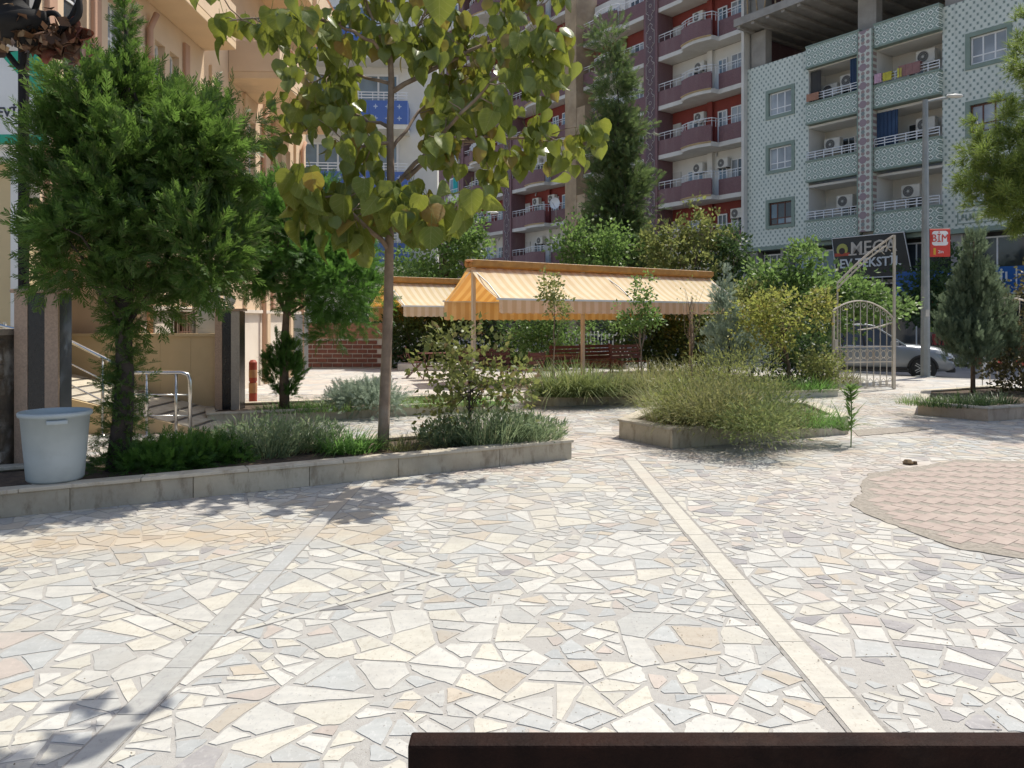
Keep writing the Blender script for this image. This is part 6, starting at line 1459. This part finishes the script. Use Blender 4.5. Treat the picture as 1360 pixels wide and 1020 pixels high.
# --- ground plants: each clump one thing
def tuft(name, label, cat, c_, r_, h, n, mat, tpl=BLADE, w=1.0, lean=.55, z0=.2, group=None, zs=1.0):
    t = thing(name, label, cat, (c_[0], c_[1], z0), 0, group)
    a = RNG.uniform(0, 6.283, n); rr = np.sqrt(RNG.uniform(0, 1, n)); p = np.stack([np.cos(a)*rr*r_[0], np.sin(a)*rr*r_[1], np.zeros(n)], 1)
    d = nrm(np.stack([np.cos(a)*rr*lean+RNG.normal(size=n)*.28, np.sin(a)*rr*lean+RNG.normal(size=n)*.28, np.ones(n)*zs], 1)); s = RNG.uniform(.45, 1.1, n)*h
    up = np.stack([-d[:, 0], -d[:, 1], np.ones(n)*.8], 1); rot = frames(d, up=None); 
    z = nrm(up-d*np.sum(up*d, 1, keepdims=True)); x = np.cross(d, z); rot = np.stack([x, d, z], 2)
    link('blades', scatter(tpl, p, rot, np.stack([s*w, s, s], 1)), mat, t); return t
def bushy(name, label, cat, c_, r_, n, per, size, mat, tpl, z0=.2, group=None, **kw):
    t = thing(name, label, cat, (c_[0], c_[1], z0), 0, group); b = (c_[0], c_[1], z0)
    crown(t, b, [(c_, r_)], n, per, size, mat, tpl, name='foliage', bottom=-.35, **kw); return t
SP = [tpl_blade(.15, .012), tpl_blade(.35, .012)]
def lavender(px, py, w, h, label, n=500, mat=m_lav):
    v = G(px, py, .2); t = tuft('lavender_bush', label, 'shrub', (v.x, v.y), (w, w*.7), h, n, mat, SP, 1.1, .75, .19, 'lavender clumps in the long planter')
    k = n*3; a = RNG.uniform(0, 6.283, k); rr = np.sqrt(RNG.uniform(0, 1, k)); zz = RNG.uniform(.05, .85, k)
    p = np.stack([np.cos(a)*rr*w*(.9+.35*zz), np.sin(a)*rr*w*.7*(.9+.35*zz), zz*h*(1.05-.45*rr)], 1); d = nrm(RNG.normal(size=(k, 3))*.6+np.stack([np.cos(a)*rr, np.sin(a)*rr, np.ones(k)*.9], 1))
    link('leaves', scatter(NLEAF, p, frames(d), RNG.uniform(.05, .11, k)), mat, t); return t
lavender(345, 603, .44, .52, 'grey green lavender clump beside the ramp end of the long planter', 420)
lavender(405, 596, .4, .46, 'grey green lavender clump between the conifer and the heart leaved tree', 360)
lavender(310, 607, .25, .30, 'small lavender clump next to the dark juniper', 220)
lavender(650, 588, .50, .55, 'tall lavender clump under the rose bush', 560); lavender(700, 586, .42, .40, 'spreading lavender clump at the open end of the long planter', 460); lavender(590, 590, .3, .36, 'lavender clump beside the base of the heart leaved tree', 260)
tuft('grass_tuft', 'fresh green long leaved tuft left of the heart leaved tree', 'grass', G(462, 598, .2)[:2], (.34, .25), .36, 420, m_lgrass, BLADE, 1.6, .7, .19)
tuft('grass_tuft', 'dry grass tuft at the foot of the heart leaved tree', 'grass', G(535, 596, .2)[:2], (.22, .2), .28, 220, m_grassy, BLADE, 1.0, .8, .19)
for px, py, lab in ((195, 622, 'low dark juniper at the foot of the feathery conifer'), (240, 616, 'low dark juniper in front of the ramp'), (282, 611, 'low dark juniper beside the lavender')):
    v = G(px, py, .2); bushy('juniper', lab, 'shrub', (v.x, v.y, .23), (.38, .3, .10), 55, 12, .15, m_thuja2, FROND, spread=.12, up=.3, group='low junipers in the long planter')
# rose bush
v = G(625, 588, .2); tr_ = tree('rose_bush', 'loose rose bush with reddish leaves and long stems in the long planter', 'shrub', (v.x, v.y, .19), [((v.x-.25, v.y, 1.05), (.38, .35, .42)), ((v.x+.15, v.y, 1.0), (.4, .35, .38)), ((v.x+.55, v.y, .85), (.28, .3, .22)), ((v.x-.3, v.y, .5), (.3, .3, .2)), ((v.x-.2, v.y, 1.45), (.28, .2, .15))], 150, 10, .085, M_leaf('rose_leaf', (0.075, 0.105, 0.035), (0.15, 0.165, 0.05), .35, .4, (.19, .10, .06)), .022, limbs=20, spread=.16, bmat=bark_d)
# planter B cover
for i, (px, py, w, h, mt, lab) in enumerate(((375, 548, .6, .22, m_lgrass, 'short green grass around the clipped conifer base'), (430, 546, .7, .26, m_bright, 'bright green ground cover left in the bollard planter'), (540, 540, .7, .26, m_bright, 'bright green ground cover behind the heart leaved trunk'), (640, 538, .6, .24, m_lgrass, 'green ground cover behind the rose bush'), (590, 539, .6, .25, m_mid, 'green ground cover at the awning end of the bollard planter'))):
    v = G(px, py, .17); tuft('ground_cover', lab, 'ground cover', (v.x, v.y+.45), (w, .5), h, 700, mt, BLADE, 1.4, .7, .15)
v = G(478, 545, .17); bushy('juniper', 'spreading blue green juniper in the bollard planter', 'shrub', (v.x, v.y+.4, .27), (.55, .4, .16), 110, 13, .16, m_cedar, FROND, z0=.15, spread=.2, up=.5)
v = G(500, 530, .17); tuft('agave', 'upright agave like plant with stiff leaves in the bollard planter', 'plant', (v.x-.1, v.y-.2), (.22, .22), .62, 60, m_mid, BLADE, 3.2, .8, .15)
# planter C grass
for i, (px, py, w, h, n, mt, lab) in enumerate(((760, 531, .75, .95, 1100, m_grass, 'tall arching green grass at the left of the awning planter'), (805, 530, .65, .8, 800, m_grass, 'arching green grass in the middle of the awning planter'), (845, 528, .6, .75, 700, m_grassy, 'drier tall grass at the right of the awning planter'), (880, 527, .5, .7, 500, m_grassy, 'straw coloured grass behind the overgrown planter'))):
    v = G(px, py, .2); tuft('grass_clump', lab, 'grass', (v.x, v.y+.75), (w*.9, .38), h*.92, n, mt, BLADE, .8, .65, .2)
# planter D: overgrown
for i, (px, py, dy, w, h, n, mt, lab) in enumerate(((915, 572, .9, .38, .62, 520, m_grassy, 'dry wild grass at the left end of the overgrown planter'), (960, 577, .95, .42, .72, 620, m_grassy, 'tall yellowish wild grass in the overgrown planter'), (1015, 578, .7, .42, .7, 800, m_grass, 'thick wild grass spilling over the overgrown planter edge'), (1060, 573, .6, .48, .52, 560, m_grassy, 'wild grass right of the spilling clump'), (1095, 570, .45, .4, .46, 800, m_lgrass, 'fresh green grass tuft at the right end of the overgrown planter'), (1000, 560, 1.5, .9, .7, 600, m_grass, 'wild grass at the back of the overgrown planter'), (940, 556, 1.6, .8, .75, 520, m_grassy, 'yellow weeds at the back left of the overgrown planter'))):
    v = G(px, py, .25); tuft('grass_clump', lab, 'grass', (v.x, v.y+dy), (w, .36), h, n, mt, BLADE, .55, .85, .24)
for i, (px, dy, w, h, n, mt, lab) in enumerate(((920, .75, .4, .30, 120, m_olive, 'leafy wild weed at the left end of the overgrown planter'), (965, .8, .5, .36, 190, m_grassy, 'pale stemmed wild weed left of the spilling clump'), (1045, .75, .5, .28, 190, m_grass, 'tangled weed right of the spilling clump'))):
    v = G(px, 576, .25); bushy('weed_bush', lab, 'shrub', (v.x, v.y+dy, .45), (w, .36, h), n, 16, .085, mt, NLEAF+SP, spread=.22, up=.7, cone=.9)
# clump spilling over the edge
v = G(1018, 586, .25); bushy('weed_bush', 'twiggy grey green clump spilling over the front edge of the overgrown planter', 'shrub', (v.x, v.y+.24, .36), (.40, .34, .26), 210, 16, .085, m_grass, NLEAF+SP, spread=.16, up=.3, cone=.9)
v = G(975, 586, .25); bushy('weed_bush', 'twiggy olive mound behind the front kerb of the overgrown planter', 'shrub', (v.x, v.y+.62, .48), (.55, .4, .32), 240, 16, .085, m_grassy, NLEAF+SP, spread=.16, up=.5, cone=.9)
bushy('weed_bush', 'bushy wild weed in the middle of the overgrown planter', 'shrub', (G(990, 560, .2).x, 11.6, .75), (.7, .45, .4), 160, 14, .07, m_olive, NLEAF, spread=.2, up=.6)
# bed E and edges
for i, (x, y, w, h, n, mt, lab) in enumerate(((4.0, 16.2, .8, .6, 900, m_grassy, 'dry grass at the left of the bed by the gate'), (5.2, 16.6, .8, .55, 900, m_grassy, 'yellow weeds in front of the blue cedar'), (6.3, 16.9, .7, .5, 900, m_lgrass, 'green grass at the foot of the yellowing tree'), (4.6, 18.8, 1.0, .9, 700, m_grassy, 'tall straw grass behind the blue cedar'), (7.9, 18.9, .6, .55, 500, m_grassy, 'dry brown weeds behind the metal gate'), (3.4, 18.0, .7, .8, 600, m_grassy, 'tall dry stems beside the right awning post'))):
    tuft('grass_clump', lab, 'grass', (x, y), (w, .5), h, n, mt, BLADE, .9, .7, .1)
tuft('weed_stalk', 'single tall leafy weed at the right corner of the overgrown planter', 'plant', tuple(G(1122, 572, .2))[:2], (.05, .05), .5, 26, m_mid, BLADE, 2.0, 1.0, .2)
wk = G(1124, 574, .2); t = thing('weed_stalk', 'thin upright weed with whorled narrow leaves beside the overgrown planter', 'plant', (wk.x+.06, wk.y, 0.005)); q = MB(); q.tube([(0, 0, 0), (.01, 0, .4), (0, 0, .76)], .008, 5); q.build('stem', m_mid, t)
n = 120; zz = RNG.uniform(.2, .76, n); zz[:60] = RNG.uniform(.58, .78, 60); a = RNG.uniform(0, 6.28, n); d = nrm(np.stack([np.cos(a), np.sin(a), RNG.uniform(.2, 1.2, n)], 1)); link('leaves', scatter(NLEAF, np.stack([zz*0, zz*0, zz], 1), frames(d), RNG.uniform(.08, .16, n)), m_mid, t)
# planter F
for i, (px, py, w, h, n, mt, lab) in enumerate(((1270, 545, .5, .3, 500, m_mid, 'dark grass at the left of the tan planter'), (1315, 548, .6, .35, 600, m_dark, 'dark leafy ground cover under the blue cypress'), (1355, 545, .6, .4, 500, m_dark, 'dark ground cover under the plum shrub'))):
    v = G(px, py, .2); tuft('ground_cover', lab, 'ground cover', (v.x+.05, v.y+1.0), (w, .4), h*.8, n, mt, BLADE, 1.2, .5, .19)

# --- tree behind the camera whose branch hangs over the plaza
TBO = (1.6, -2.2, 0); to = thing('overhanging_tree', 'tree standing behind the viewpoint with a leafy branch hanging into the top of the view', 'tree', TBO)
lp = [Vector(TBO), Vector((1.5, -1.8, 1.5)), Vector((1.2, -.8, 3.4)), Vector((.6, 1.2, 4.7)), Vector((.1, 3.0, 4.8)), Vector((-.3, 4.2, 4.4))]
woody(to, TBO, [(lp, .15, .02)], bark_p)
random.seed(21)
for k in range(110):
    f = random.uniform(4.3, 5.1); i = min(int(f), 4); p = lp[i].lerp(lp[i+1], f-i)+Vector((random.gauss(.05, .27), random.gauss(-.05, .17), random.gauss(.2, .15)))
    if p.z < CAM_H+p.y*.425: p.z = CAM_H+p.y*.425+random.uniform(.05, .3)
    dr = Vector((random.gauss(0, .4), random.gauss(0, .4), -.8)).normalized(); o = link('leaf', HM[random.randrange(5)], m_heart, to); sz = random.uniform(.16, .25); o.matrix_local = Matrix.Translation(p-Vector(TBO)) @ leaf_rot(dr).to_4x4() @ Matrix.Diagonal((sz, sz, sz, 1))
p = P(583, -14, 4.3); o = link('leaf', HM[0], m_heart, to); o.matrix_local = Matrix.Translation(p-Vector(TBO)) @ leaf_rot(Vector((.05, -.15, -1)).normalized()).to_4x4() @ Matrix.Diagonal((.2, .2, .2, 1))
